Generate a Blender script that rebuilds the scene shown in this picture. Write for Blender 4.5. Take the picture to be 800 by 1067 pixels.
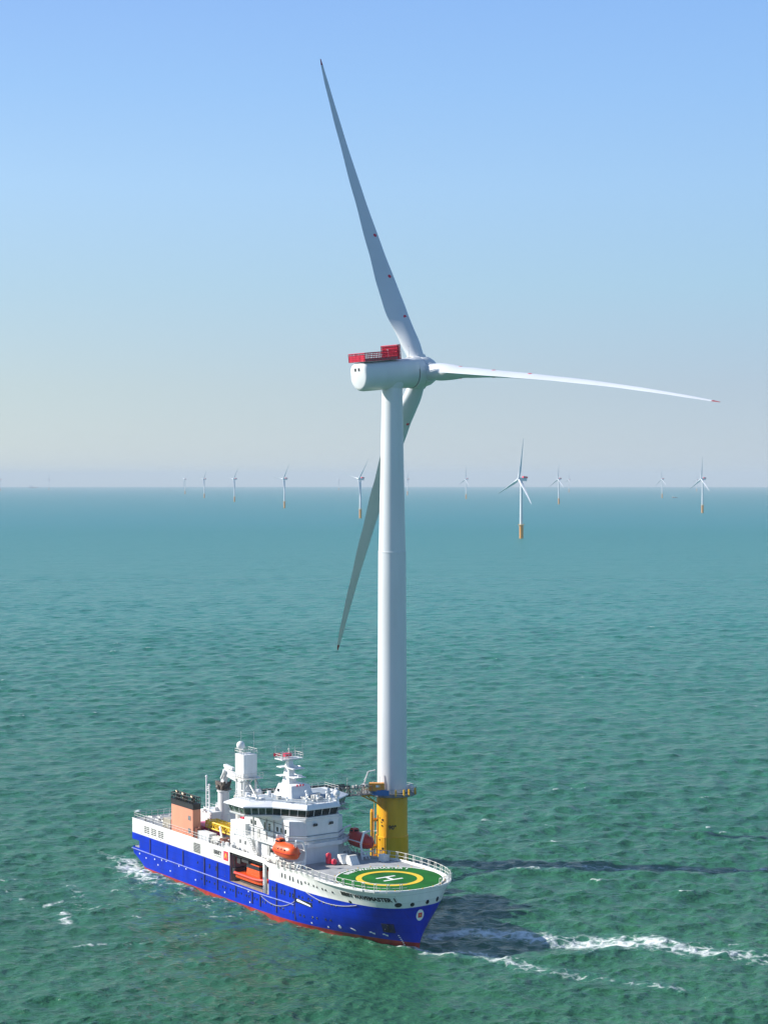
import bpy, bmesh, math, random
import numpy as np
from mathutils import Vector, Matrix
random.seed(7)
for o in list(bpy.data.objects): bpy.data.objects.remove(o)
scene = bpy.context.scene
C = scene.collection
R = math.radians

# ---------------------------------------------------------------- camera, sky, sun, exposure
CAM_H = 78.5
cd = bpy.data.cameras.new('camera')
cam = bpy.data.objects.new('camera', cd); C.objects.link(cam)
cam.location = (0, 0, CAM_H)
cam.rotation_euler = (R(90) - math.atan(35.5 / 1850), 0, 0)
cd.sensor_fit = 'VERTICAL'; cd.sensor_height = 24; cd.lens = 24 * 1850 / 1067
cd.clip_start = 1; cd.clip_end = 200000
scene.camera = cam

SUN_EL = R(32); SUN_XY = Vector((-.994, .112)).normalized()
w = bpy.data.worlds.new('World'); scene.world = w; w.use_nodes = True
nt = w.node_tree; nt.nodes.clear()
sky = nt.nodes.new('ShaderNodeTexSky'); sky.sky_type = 'NISHITA'; sky.sun_disc = False
sky.sun_elevation = SUN_EL; sky.sun_rotation = math.atan2(SUN_XY.x, SUN_XY.y)
sky.altitude = 0; sky.air_density = 1.0; sky.dust_density = 0.0; sky.ozone_density = 4.0
bg = nt.nodes.new('ShaderNodeBackground'); bg.inputs['Strength'].default_value = 0.10
wo = nt.nodes.new('ShaderNodeOutputWorld')
# the milky band of a hazy North Sea morning over the clear-sky model: pale towards the horizon, warmer on the sun's side
wt = nt.nodes.new('ShaderNodeTexCoord'); wx = nt.nodes.new('ShaderNodeSeparateXYZ'); nt.links.new(wt.outputs['Generated'], wx.inputs[0])
def wramp(stops):
    r_ = nt.nodes.new('ShaderNodeValToRGB'); e = r_.color_ramp.elements
    while len(e) < len(stops): e.new(.5)
    for q, (p_, c_) in zip(e, stops): q.position = p_; q.color = (*c_, 1)
    nt.links.new(wx.outputs['Z'], r_.inputs[0]); return r_
gl = wramp([(0, (.60, .665, .665)), (.05, (.545, .655, .685)), (.107, (.47, .665, .81)), (.16, (.44, .68, .96)), (.213, (.35, .60, .98)), (.27, (.29, .51, .96)), (.45, (.16, .34, .80))])
gr_ = wramp([(0, (.44, .54, .67)), (.05, (.41, .52, .67)), (.107, (.38, .60, .79)), (.16, (.36, .60, .90)), (.213, (.31, .56, .95)), (.27, (.26, .50, .95)), (.45, (.15, .33, .80))])
sx = nt.nodes.new('ShaderNodeMapRange'); nt.links.new(wx.outputs['X'], sx.inputs[0]); sx.inputs[1].default_value = -.25; sx.inputs[2].default_value = .25
gm = nt.nodes.new('ShaderNodeMix'); gm.data_type = 'RGBA'; nt.links.new(sx.outputs[0], gm.inputs[0]); nt.links.new(gl.outputs[0], gm.inputs[6]); nt.links.new(gr_.outputs[0], gm.inputs[7])
gs = nt.nodes.new('ShaderNodeVectorMath'); gs.operation = 'SCALE'; gs.inputs['Scale'].default_value = 6.3; nt.links.new(gm.outputs[2], gs.inputs[0])
fz = nt.nodes.new('ShaderNodeMapRange'); nt.links.new(wx.outputs['Z'], fz.inputs[0]); fz.inputs[1].default_value = .27; fz.inputs[2].default_value = .6; fz.inputs[3].default_value = .85; fz.inputs[4].default_value = 0
fm_ = nt.nodes.new('ShaderNodeMix'); fm_.data_type = 'RGBA'; nt.links.new(fz.outputs[0], fm_.inputs[0]); nt.links.new(sky.outputs[0], fm_.inputs[6]); nt.links.new(gs.outputs[0], fm_.inputs[7])
nt.links.new(fm_.outputs[2], bg.inputs[0]); nt.links.new(bg.outputs[0], wo.inputs[0])

ld = bpy.data.lights.new('sun', 'SUN'); ld.energy = 4.8; ld.angle = R(.53); ld.color = (1, .94, .85)
sun = bpy.data.objects.new('sun', ld); C.objects.link(sun)
sd = Vector((SUN_XY.x * math.cos(SUN_EL), SUN_XY.y * math.cos(SUN_EL), math.sin(SUN_EL)))
sun.rotation_euler = sd.to_track_quat('Z', 'Y').to_euler(); sun.location = (-200, 300, 260)

vs = scene.view_settings
vs.view_transform = 'Standard'; vs.look = 'None'; vs.exposure = 0.68; vs.gamma = 1; vs.use_curve_mapping = False
scene.cycles.max_bounces = 6; scene.cycles.volume_bounces = 0

# ---------------------------------------------------------------- materials
def mat(name, col, rough=.5, metal=0, var=.06, scale=.8, bump=0, streak=0, spec=.5, rust=0, seam=0):
    m = bpy.data.materials.new(name); m.use_nodes = True
    n = m.node_tree; b = n.nodes['Principled BSDF']
    b.inputs['Metallic'].default_value = metal
    b.inputs['Specular IOR Level'].default_value = spec
    tc = n.nodes.new('ShaderNodeTexCoord')
    mp = n.nodes.new('ShaderNodeMapping'); mp.inputs['Scale'].default_value = (1, 1, .22 if streak else 1)
    nz = n.nodes.new('ShaderNodeTexNoise'); nz.inputs['Scale'].default_value = scale; nz.inputs['Detail'].default_value = 6
    n.links.new(tc.outputs['Object'], mp.inputs[0]); n.links.new(mp.outputs[0], nz.inputs['Vector'])
    rp = n.nodes.new('ShaderNodeMapRange'); rp.inputs['From Min'].default_value = .3; rp.inputs['From Max'].default_value = .7
    rp.inputs['To Min'].default_value = 1 - var * 2; rp.inputs['To Max'].default_value = 1 + var * .5
    n.links.new(nz.outputs['Fac'], rp.inputs['Value'])
    vm = n.nodes.new('ShaderNodeVectorMath'); vm.operation = 'SCALE'; vm.inputs[0].default_value = col[:3]
    n.links.new(rp.outputs[0], vm.inputs['Scale']); colr = vm.outputs[0]
    if seam:                                             # plating: neighbouring plates differ a little, with fine weld lines
        mz = n.nodes.new('ShaderNodeSeparateXYZ'); n.links.new(tc.outputs['Object'], mz.inputs[0]); cx_ = n.nodes.new('ShaderNodeCombineXYZ'); n.links.new(mz.outputs['X'], cx_.inputs[0]); n.links.new(mz.outputs['Z'], cx_.inputs[1])
        bk = n.nodes.new('ShaderNodeTexBrick'); bk.inputs['Scale'].default_value = 1; bk.inputs['Brick Width'].default_value = 5.6; bk.inputs['Row Height'].default_value = 1.35; bk.inputs['Mortar Size'].default_value = .035
        bk.inputs['Color1'].default_value = (.90, .90, .90, 1); bk.inputs['Color2'].default_value = (1.0, 1.0, 1.0, 1); bk.inputs['Mortar'].default_value = (.72, .72, .72, 1)
        n.links.new(cx_.outputs[0], bk.inputs['Vector']); ml = n.nodes.new('ShaderNodeVectorMath'); ml.operation = 'MULTIPLY'; n.links.new(colr, ml.inputs[0]); n.links.new(bk.outputs['Color'], ml.inputs[1]); colr = ml.outputs[0]
    if rust:                                             # thin vertical rust and salt runs
        m2 = n.nodes.new('ShaderNodeMapping'); m2.inputs['Scale'].default_value = (1.5, 1.5, .16); n.links.new(tc.outputs['Object'], m2.inputs[0])
        z2 = n.nodes.new('ShaderNodeTexNoise'); z2.inputs['Scale'].default_value = 1.6; z2.inputs['Detail'].default_value = 5; z2.inputs['Roughness'].default_value = .65; n.links.new(m2.outputs[0], z2.inputs['Vector'])
        q2 = n.nodes.new('ShaderNodeMapRange'); q2.inputs['From Min'].default_value = .60; q2.inputs['From Max'].default_value = .78; q2.inputs['To Max'].default_value = rust; n.links.new(z2.outputs['Fac'], q2.inputs['Value'])
        x2 = n.nodes.new('ShaderNodeMix'); x2.data_type = 'RGBA'; n.links.new(q2.outputs[0], x2.inputs[0]); n.links.new(colr, x2.inputs[6]); x2.inputs[7].default_value = (.20, .09, .04, 1); colr = x2.outputs[2]
    n.links.new(colr, b.inputs['Base Color'])
    r2 = n.nodes.new('ShaderNodeMapRange'); r2.inputs['To Min'].default_value = max(.02, rough - .1); r2.inputs['To Max'].default_value = rough + .12
    n.links.new(nz.outputs['Fac'], r2.inputs['Value']); n.links.new(r2.outputs[0], b.inputs['Roughness'])
    if bump:
        bp = n.nodes.new('ShaderNodeBump'); bp.inputs['Strength'].default_value = .4; bp.inputs['Distance'].default_value = bump
        n.links.new(nz.outputs['Fac'], bp.inputs['Height']); n.links.new(bp.outputs[0], b.inputs['Normal'])
    return m

M = dict(
    tower=mat('turbine_paint', (.66, .69, .71), .38, var=.05, scale=.25, streak=1, rust=.08),
    blade=mat('blade_gelcoat', (.60, .64, .68), .35, var=.03, scale=.1),
    yellow=mat('foundation_yellow', (.86, .42, .006), .42, var=.1, scale=.5, streak=1, rust=.3),
    yellow_d=mat('yellow_steel', (.75, .42, .02), .5, var=.15, scale=1.5),
    red=mat('signal_red', (.70, .02, .065), .45, var=.08),
    tipred=mat('blade_tip_red', (.34, .02, .025), .45),
    grating=mat('grey_grating', (.20, .21, .22), .7, var=.2, scale=3),
    white=mat('ship_white', (.80, .80, .77), .4, var=.05, scale=.5, streak=1, rust=.3, seam=1),
    white2=mat('deckhouse_white', (.76, .77, .77), .42, var=.06, scale=.7, streak=1, rust=.18),
    blue=mat('hull_blue', (.0005, .034, .50), .42, var=.14, scale=.35, streak=1, spec=.12, rust=.07, seam=1),
    navy=mat('fender_navy', (.006, .010, .09), .6),
    hullred=mat('antifouling_red', (.36, .022, .014), .55, var=.2, scale=.8),
    deck=mat('deck_grey', (.36, .37, .38), .75, var=.15, scale=.6),
    deckd=mat('deck_dark', (.13, .15, .16), .75, var=.2, scale=.8),
    green=mat('helideck_green', (.012, .150, .020), .8, var=.22, scale=.35, spec=.15),
    line=mat('marking_yellow', (.85, .55, .02), .6),
    wline=mat('marking_white', (.85, .85, .83), .6),
    dkgreen=mat('marking_dark', (.02, .03, .025), .6),
    salmon=mat('funnel_salmon', (.76, .30, .19), .5, var=.06, scale=.5, streak=1),
    black=mat('soot_black', (.014, .016, .02), .6, var=.2),
    exh=mat('exhaust_steel', (.30, .24, .17), .45, metal=.6, var=.25, scale=2),
    orange=mat('lifeboat_orange', (.82, .10, .015), .35, var=.06),
    dred=mat('lifeboat_red', (.52, .03, .02), .4, var=.06),
    orange2=mat('container_orange', (.80, .30, .03), .45, var=.08),
    bluebox=mat('equipment_blue', (.02, .16, .42), .5),
    magenta=mat('deck_magenta', (.42, .03, .16), .6, var=.1),
    beige=mat('container_beige', (.46, .42, .34), .55, var=.1),
    steel=mat('galvanised', (.50, .50, .48), .45, metal=.3, var=.15, scale=2),
    rail=mat('rail_paint', (.70, .69, .64), .5, var=.1, scale=2),
    dark=mat('dark_machinery', (.045, .05, .055), .6, var=.3, scale=2),
    rust=mat('brown_winch', (.22, .07, .045), .6, var=.25, scale=2),
    pink=mat('bay_primer', (.42, .24, .28), .6, var=.1),
    tan=mat('bay_floor_tan', (.40, .32, .24), .7, var=.15),
    text=mat('black_lettering', (.012, .012, .014), .5, var=.02),
    port=mat('porthole_glass', (.008, .012, .02), .12, var=.02),
    glass=mat('bridge_glass', (.014, .024, .024), .06, var=.1, scale=1.5),
    glassl=mat('bridge_glass_clear', (.10, .15, .12), .06, var=.5, scale=.9),
    gold=mat('emblem_gold', (.7, .42, .05), .5),
    fartp=mat('far_foundation_orange', (.62, .27, .04), .5),
)

# ---------------------------------------------------------------- builders
class MB:
    def __init__(s): s.v = []; s.f = []; s.m = []; s.g = []
    def add(s, vs_, fs_, mi=0):
        k = len(s.v); s.g.append((k, k + len(vs_), len(s.f), len(s.f) + len(fs_))); s.v += [tuple(p) for p in vs_]; s.f += [tuple(i + k for i in f) for f in fs_]; s.m += [mi] * len(fs_)
        return s
    def box(s, c, size, rot=None, mi=0, taper=1):
        x, y, z = [a / 2 for a in size]; P = []
        for dz in (-1, 1):
            t = taper if dz > 0 else 1
            for dx, dy in ((-1, -1), (1, -1), (1, 1), (-1, 1)): P.append(Vector((dx * x * t, dy * y * t, dz * z)))
        if rot is not None: P = [rot @ p for p in P]
        c = Vector(c)
        return s.add([p + c for p in P], [(3, 2, 1, 0), (4, 5, 6, 7), (0, 1, 5, 4), (1, 2, 6, 5), (2, 3, 7, 6), (3, 0, 4, 7)], mi)
    def bb(s, x0, x1, y0, y1, z0, z1, mi=0):
        return s.box(((x0 + x1) / 2, (y0 + y1) / 2, (z0 + z1) / 2), (abs(x1 - x0), abs(y1 - y0), abs(z1 - z0)), None, mi)
    def tube(s, a, b, r, n=6, mi=0, r2=None):
        a = Vector(a); b = Vector(b); d_ = b - a
        if d_.length < 1e-6: return s
        q = d_.to_track_quat('Z', 'Y').to_matrix(); r2 = r if r2 is None else r2
        P = [a + q @ Vector((r * math.cos(2 * math.pi * i / n), r * math.sin(2 * math.pi * i / n), 0)) for i in range(n)]
        P += [b + q @ Vector((r2 * math.cos(2 * math.pi * i / n), r2 * math.sin(2 * math.pi * i / n), 0)) for i in range(n)]
        F_ = [(i, (i + 1) % n, n + (i + 1) % n, n + i) for i in range(n)] + [tuple(range(n))[::-1], tuple(range(n, 2 * n))]
        return s.add(P, F_, mi)
    def path(s, pts, r, n=5, mi=0):
        for a, b in zip(pts[:-1], pts[1:]): s.tube(a, b, r, n, mi)
        return s
    def lathe(s, prof, n=32, fr=None, mi=0):        # prof: (radius, height); fr maps (x,y,z)
        fr = fr or (lambda x, y, z: (x, y, z)); P = []
        for r_, z in prof: P += [fr(r_ * math.cos(2 * math.pi * i / n), r_ * math.sin(2 * math.pi * i / n), z) for i in range(n)]
        F_ = [(j * n + i, j * n + (i + 1) % n, (j + 1) * n + (i + 1) % n, (j + 1) * n + i) for j in range(len(prof) - 1) for i in range(n)]
        F_ += [tuple(range(n))[::-1], tuple(range((len(prof) - 1) * n, len(prof) * n))]
        return s.add(P, F_, mi)
    def prism(s, poly, z0, z1, top=None, mi=0):
        n = len(poly); top = top or poly
        P = [(x, y, z0) for x, y in poly] + [(x, y, z1) for x, y in top]
        return s.add(P, [tuple(range(n))[::-1], tuple(range(n, 2 * n))] + [(i, (i + 1) % n, n + (i + 1) % n, n + i) for i in range(n)], mi)
    def sphere(s, c, r, n=16, sz=1, mi=0):
        k = n // 2; prof = [(max(1e-3, r * math.sin(math.pi * i / k)), -r * sz * math.cos(math.pi * i / k)) for i in range(k + 1)]
        return s.lathe(prof, n, lambda x, y, z: (c[0] + x, c[1] + y, c[2] + z), mi)
    def build(s, name, mats, parent=None, smooth=False, bevel=0, recalc=True):
        me = bpy.data.meshes.new(name); me.from_pydata(s.v, [], s.f)
        for m in (mats if isinstance(mats, (list, tuple)) else [mats]): me.materials.append(m)
        me.polygons.foreach_set('material_index', s.m)
        if recalc:
            bm = bmesh.new(); bm.from_mesh(me); bmesh.ops.recalc_face_normals(bm, faces=bm.faces); bm.to_mesh(me); bm.free()
        if smooth:
            me.polygons.foreach_set('use_smooth', [True] * len(me.polygons))
            try: me.set_sharp_from_angle(angle=R(40))
            except Exception: pass
        o = bpy.data.objects.new(name, me); C.objects.link(o)
        if parent: o.parent = parent
        if bevel:
            b = o.modifiers.new('bevel', 'BEVEL'); b.width = bevel; b.segments = 2; b.limit_method = 'ANGLE'
        return o

def split_build(mb, name, mats, parent=None, gap=.06, **k):
    # one object per piece: the shapes added one by one are joined only where they touch
    order = sorted(range(len(mb.g)), key=lambda i: mb.g[i][0]); V_ = mb.v; bbx = []
    for v0, v1, f0, f1 in mb.g:
        P = np.array(V_[v0:v1]); bbx.append((P.min(0) - gap, P.max(0) + gap))
    par = list(range(len(mb.g)))
    def find(i):
        while par[i] != i: par[i] = par[par[i]]; i = par[i]
        return i
    for i in range(len(par)):
        for j in range(i):
            if (bbx[i][0] <= bbx[j][1]).all() and (bbx[j][0] <= bbx[i][1]).all(): par[find(i)] = find(j)
    gr = {}
    for i in range(len(par)): gr.setdefault(find(i), []).append(i)
    out = []
    for ids in gr.values():
        b = MB()
        for i in ids:
            v0, v1, f0, f1 = mb.g[i]; kk = len(b.v); b.v += V_[v0:v1]; b.f += [tuple(x - v0 + kk for x in f) for f in mb.f[f0:f1]]; b.m += mb.m[f0:f1]
        out.append(b.build(name, mats, parent, **k))
    return out
MB.split = split_build

def tag(o, label=None, cat=None, group=None, kind=None):
    if label: o['label'] = label
    if cat: o['category'] = cat
    if group: o['group'] = group
    if kind: o['kind'] = kind
    return o
def empty(name, loc=(0, 0, 0), rz=0, **k):
    o = bpy.data.objects.new(name, None); C.objects.link(o); o.location = loc; o.rotation_euler = (0, 0, rz); o.empty_display_size = 1
    return tag(o, **k)

# ---------------------------------------------------------------- sea
RE = 6371000.
def sea_z(x, y): return -(x * x + y * y) / (2 * RE)
rows = []
r_ = 15.
while r_ < 240: rows.append(r_); r_ *= 1.06
while r_ < 2600: rows.append(r_); r_ *= (1.0019 if r_ < 900 else 1.003)
while r_ < 12000: rows.append(r_); r_ *= 1.01
while r_ < 41000: rows.append(r_); r_ *= 1.03
rows = np.array(rows)
ang = np.concatenate([np.arange(-17, 17.001, .075), np.arange(22, 340.9, 3.)]); ang = np.radians(90 - ang)
RR, AA = np.meshgrid(rows, ang, indexing='ij')
X = RR * np.cos(AA); Y = RR * np.sin(AA)
rng = np.random.default_rng(11)
Z = np.zeros_like(X); DX = np.zeros_like(X); DY = np.zeros_like(X)
near = RR < 4000
xs, ys, rs = X[near], Y[near], RR[near]
z_ = np.zeros_like(xs); dx_ = np.zeros_like(xs); dy_ = np.zeros_like(xs)
base = R(-62)                                            # wave heading
for i in range(190):
    lam = 1.5 * (22 / 1.5) ** (rng.random() ** 1.3)
    k = 2 * math.pi / lam
    th = base + rng.normal() * (.42 if lam > 9 else .75)
    amp = .0088 * lam ** .50 * (.55 + .9 * rng.random())
    ph = rng.random() * 2 * math.pi
    res = np.clip((lam - rs * .0035) / (rs * .004 + 1e-6), 0, 1) * np.clip((2500 - rs) / 1500, 0, 1)        # drop what the grid cannot carry
    p_ = k * (xs * math.cos(th) + ys * math.sin(th)) + ph
    s_, c_ = np.sin(p_), np.cos(p_)
    z_ += amp * res * c_
    dx_ -= amp * res * s_ * math.cos(th) * .6; dy_ -= amp * res * s_ * math.sin(th) * .6
# gust patches make some areas rougher
g = .5 + .5 * np.sin(xs * .013 + 1.3 + np.sin(ys * .009) * 1.4) * np.sin(ys * .017 + .6 + np.sin(xs * .011))
z_ *= .75 + .45 * g
Z[near] = z_; DX[near] = dx_; DY[near] = dy_

SHIP_A = R(-54.5); SD = np.array([math.cos(SHIP_A), math.sin(SHIP_A)]); SR = np.array([SD[1], -SD[0]])
S0 = np.array([-44.4183, 365.5641])
TUR = np.array([1.66, 361.7])
def ship_xy(s, t): return S0 + s * SD + t * SR

foam = np.zeros_like(xs); calm = np.zeros_like(xs)
def streak(pts, widths, ints, target=None):
    global foam
    tot = np.zeros_like(xs)
    for (a, b, wa, wb, ia, ib) in zip(pts[:-1], pts[1:], widths[:-1], widths[1:], ints[:-1], ints[1:]):
        ax, ay = a; bx, by = b; L2 = (bx - ax) ** 2 + (by - ay) ** 2
        sel = (xs > min(ax, bx) - 30) & (xs < max(ax, bx) + 30) & (ys > min(ay, by) - 30) & (ys < max(ay, by) + 30)
        u = np.clip(((xs[sel] - ax) * (bx - ax) + (ys[sel] - ay) * (by - ay)) / L2, 0, 1)
        d2 = (xs[sel] - ax - u * (bx - ax)) ** 2 + (ys[sel] - ay - u * (by - ay)) ** 2
        wv = wa + (wb - wa) * u; iv = ia + (ib - ia) * u
        tot[sel] = np.maximum(tot[sel], iv * np.exp(-d2 / (wv * wv)))
    foam = np.maximum(foam, tot)
# turbulent water pushed off the bow and drifting to the right, and the thinner outer line
streak([(9, 303), (15, 306), (24, 303), (32, 298), (36.5, 299), (45, 298), (54, 293), (62, 289), (70, 288), (82, 289)],
       [3, 4, 5.5, 5, 6, 6, 5, 4.5, 3.5, 3], [.85, .86, .84, .74, .86, .84, .76, .68, .56, .4])
streak([(7, 293), (14, 291.5), (20, 287), (26, 281), (35, 277), (45, 271)], [2, 2.6, 3, 3.4, 2.8, 2.6], [.8, .72, .74, .6, .5, .66])
streak([(18, 353), (27, 355), (40, 356.5), (58, 356), (74, 354)], [2, 2.5, 2, 2, 2], [.55, .68, .62, .58, .4])
# stern wash and the hull side
p0 = ship_xy(1, 10); 
streak([tuple(ship_xy(-14, 9)), tuple(ship_xy(-3, 8)), tuple(ship_xy(3, 10)), tuple(ship_xy(12, 12)), tuple(ship_xy(22, 13))], [2, 3, 5, 5, 4], [.5, .75, .88, .78, .5])
streak([tuple(ship_xy(10, 15)), tuple(ship_xy(30, 14)), tuple(ship_xy(50, 13)), tuple(ship_xy(62, 12))], [9, 8, 7, 4], [.42, .46, .44, .4])
streak([tuple(ship_xy(6, 9.6)), tuple(ship_xy(25, 9.6)), tuple(ship_xy(45, 9.6)), tuple(ship_xy(60, 9.4)), tuple(ship_xy(72, 7)), tuple(ship_xy(81, 4)), tuple(ship_xy(87, .4))], [1.1] * 7, [.75, .6, .5, .45, .5, .5, .8])
streak([tuple(ship_xy(8, 26)), tuple(ship_xy(20, 30)), tuple(ship_xy(28, 33))], [3, 3, 3], [.45, .52, .45])
streak([tuple(ship_xy(30, 38)), tuple(ship_xy(36, 40))], [2, 2], [.8, .75])
streak([tuple(ship_xy(4, 42)), tuple(ship_xy(10, 40))], [2.5, 2.5], [.62, .5])
# open-sea whitecaps on the steepest crests, rare
zn = z_ / z_.std()
def blobs(n, sfun, seed, w_, it):
    r2 = np.random.default_rng(seed)
    for _ in range(n):
        x0, y0 = sfun(r2); L_ = r2.uniform(2, 7); a_ = r2.normal() * .35
        streak([(x0, y0), (x0 + L_ * math.cos(a_) * .5, y0 + L_ * math.sin(a_) * .5 + r2.normal() * .6), (x0 + L_ * math.cos(a_), y0 + L_ * math.sin(a_))], [w_ * .5, w_, w_ * .4], [it * r2.uniform(.7, 1.1)] * 3)
blobs(22, lambda r: tuple(ship_xy(r.uniform(-5, 60), r.uniform(13, 48))), 4, 1.3, .62)
blobs(16, lambda r: (r.uniform(10, 78), r.uniform(268, 330)), 9, 1.2, .5)
blobs(26, lambda r: (r.uniform(-120, 130), r.uniform(390, 900)), 21, 1.4, .62)
caps = np.clip((zn - 3.0) / .7, 0, 1) * .7 * (rs < 1400)
foam = np.maximum(foam, caps)
# tidal wake of the foundation: a narrow smoother strip
FO = np.zeros_like(X); FO[near] = foam
curv = -(X ** 2 + Y ** 2) / (2 * RE)
V = np.stack([X + DX, Y + DY, Z + curv], -1).reshape(-1, 3).astype(np.float32)
nr, nc = X.shape
ii, jj = np.meshgrid(np.arange(nr - 1), np.arange(nc), indexing='ij'); j2 = (jj + 1) % nc
Q = np.stack([ii * nc + jj, ii * nc + j2, (ii + 1) * nc + j2, (ii + 1) * nc + jj], -1).reshape(-1, 4).astype(np.int32)
V = np.vstack([V, [[0, 0, 0]]]).astype(np.float32)
T_ = np.stack([np.full(nc, nr * nc), (np.arange(nc) + 1) % nc, np.arange(nc)], -1).astype(np.int32)
me = bpy.data.meshes.new('sea'); me.vertices.add(len(V)); me.vertices.foreach_set('co', V.ravel())
loops = np.concatenate([Q.ravel(), T_.ravel()]); nq, nt_ = len(Q), len(T_)
me.loops.add(len(loops)); me.loops.foreach_set('vertex_index', loops)
me.polygons.add(nq + nt_)
me.polygons.foreach_set('loop_start', np.concatenate([np.arange(nq) * 4, nq * 4 + np.arange(nt_) * 3]).astype(np.int32))
me.polygons.foreach_set('loop_total', np.concatenate([np.full(nq, 4), np.full(nt_, 3)]).astype(np.int32))
me.update(calc_edges=True); me.validate()
fn = Vector(me.polygons[len(me.polygons) // 2].normal)
if fn.z < 0: me.flip_normals()
me.polygons.foreach_set('use_smooth', [True] * len(me.polygons))
at = me.attributes.new('foam', 'FLOAT', 'POINT'); at.data.foreach_set('value', np.append(FO.ravel(), 0).astype(np.float32))
sea = bpy.data.objects.new('sea', me); C.objects.link(sea); tag(sea, kind='structure')

def sea_material():
    m = bpy.data.materials.new('sea_water'); m.use_nodes = True; n = m.node_tree; L = n.links.new
    b = n.nodes['Principled BSDF']; out = n.nodes['Material Output']
    g = n.nodes.new('ShaderNodeNewGeometry')
    def noise(scale, detail, sx=1, sy=1, rot=0, rough=.55):
        mp = n.nodes.new('ShaderNodeMapping'); mp.inputs['Scale'].default_value = (sx, sy, 1); mp.inputs['Rotation'].default_value = (0, 0, rot)
        L(g.outputs['Position'], mp.inputs[0]); z = n.nodes.new('ShaderNodeTexNoise')
        z.inputs['Scale'].default_value = scale; z.inputs['Detail'].default_value = detail; z.inputs['Roughness'].default_value = rough
        L(mp.outputs[0], z.inputs['Vector']); return z.outputs['Fac']
    def mathn(op, a, b_=None, c=None):
        z = n.nodes.new('ShaderNodeMath'); z.operation = op
        for i, q in enumerate((a, b_, c)):
            if q is None: continue
            if isinstance(q, (int, float)): z.inputs[i].default_value = q
            else: L(q, z.inputs[i])
        return z.outputs[0]
    def rng_(v, a, b_, c=0, d=1):
        z = n.nodes.new('ShaderNodeMapRange'); L(v, z.inputs[0])
        for i, q in enumerate((a, b_, c, d)): z.inputs[i + 1].default_value = q
        return z.outputs[0]
    # water body: turbid green with sediment patches
    big = noise(.006, 4, 1, 1.6); mid = noise(.05, 5, 1, 1.5)
    cr = n.nodes.new('ShaderNodeValToRGB'); L(mathn('ADD', mathn('MULTIPLY', big, .7), mathn('MULTIPLY', mid, .3)), cr.inputs[0])
    cr.color_ramp.elements[0].position = .30; cr.color_ramp.elements[0].color = (.018, .098, .050, 1)
    cr.color_ramp.elements[1].position = .70; cr.color_ramp.elements[1].color = (.038, .150, .076, 1)
    fa = n.nodes.new('ShaderNodeAttribute'); fa.attribute_name = 'foam'; fo = fa.outputs['Fac']
    n1 = noise(.33, 9, 1, 1.6, R(20), .68); n2 = noise(1.3, 6, 1, 1.3, 0, .7)
    vz = n.nodes.new('ShaderNodeTexVoronoi'); vz.feature = 'DISTANCE_TO_EDGE'; vz.inputs['Scale'].default_value = .42
    dn = n.nodes.new('ShaderNodeTexNoise'); dn.inputs['Scale'].default_value = .5; dn.inputs['Detail'].default_value = 5; L(g.outputs['Position'], dn.inputs['Vector'])
    va = n.nodes.new('ShaderNodeVectorMath'); va.operation = 'MULTIPLY_ADD'; L(dn.outputs['Color'], va.inputs[0]); va.inputs[1].default_value = (3, 3, 0); L(g.outputs['Position'], va.inputs[2])
    L(va.outputs[0], vz.inputs['Vector'])
    lace = rng_(vz.outputs['Distance'], 0, .28, .20, -.05)
    pat = mathn('ADD', mathn('ADD', mathn('MULTIPLY', n1, .75), mathn('MULTIPLY', n2, .3)), lace)
    fm = rng_(mathn('ADD', pat, mathn('MULTIPLY', fo, .64)), .98, 1.26)
    fm = mathn('MULTIPLY', fm, rng_(fo, .05, .3))
    # aerated paler water round the foam
    aer = rng_(mathn('ADD', fo, mathn('MULTIPLY', n1, .3)), .25, 1.15, 0, .75)
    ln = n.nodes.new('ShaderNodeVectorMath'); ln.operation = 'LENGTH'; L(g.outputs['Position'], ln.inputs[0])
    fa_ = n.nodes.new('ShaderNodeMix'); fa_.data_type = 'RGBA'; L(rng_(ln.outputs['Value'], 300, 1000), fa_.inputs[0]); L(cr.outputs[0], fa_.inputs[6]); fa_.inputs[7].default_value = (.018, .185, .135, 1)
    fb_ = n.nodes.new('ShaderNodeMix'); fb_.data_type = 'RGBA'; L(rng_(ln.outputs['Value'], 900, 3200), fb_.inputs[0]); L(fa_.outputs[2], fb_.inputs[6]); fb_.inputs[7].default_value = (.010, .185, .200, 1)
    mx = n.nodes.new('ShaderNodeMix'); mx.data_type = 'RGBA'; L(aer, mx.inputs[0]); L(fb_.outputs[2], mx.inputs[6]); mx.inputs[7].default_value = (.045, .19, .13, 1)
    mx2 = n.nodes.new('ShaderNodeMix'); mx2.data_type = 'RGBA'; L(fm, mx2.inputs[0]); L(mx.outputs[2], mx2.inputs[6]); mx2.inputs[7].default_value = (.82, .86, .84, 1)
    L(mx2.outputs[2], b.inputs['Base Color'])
    # waves too small for the mesh far out act as roughness
    far_r = rng_(ln.outputs['Value'], 300, 2600, .14, .42)
    L(mathn('MAXIMUM', far_r, mathn('MULTIPLY', fm, .7)), b.inputs['Roughness'])
    b.inputs['IOR'].default_value = 1.333; b.inputs['Specular IOR Level'].default_value = .42
    # ripples
    w1 = noise(.55, 3, .55, 1, R(28), .6); w2 = noise(1.5, 4, .6, 1, R(28), .6); w3 = noise(.10, 3, .6, 1, R(25), .5)
    w4 = noise(.030, 3, .42, 1, R(8), .55); w5 = noise(.24, 2, .5, 1, R(14), .5)
    bpa = n.nodes.new('ShaderNodeBump'); bpa.inputs['Distance'].default_value = 6.0; bpa.inputs['Strength'].default_value = .5; L(w4, bpa.inputs['Height'])
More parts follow.
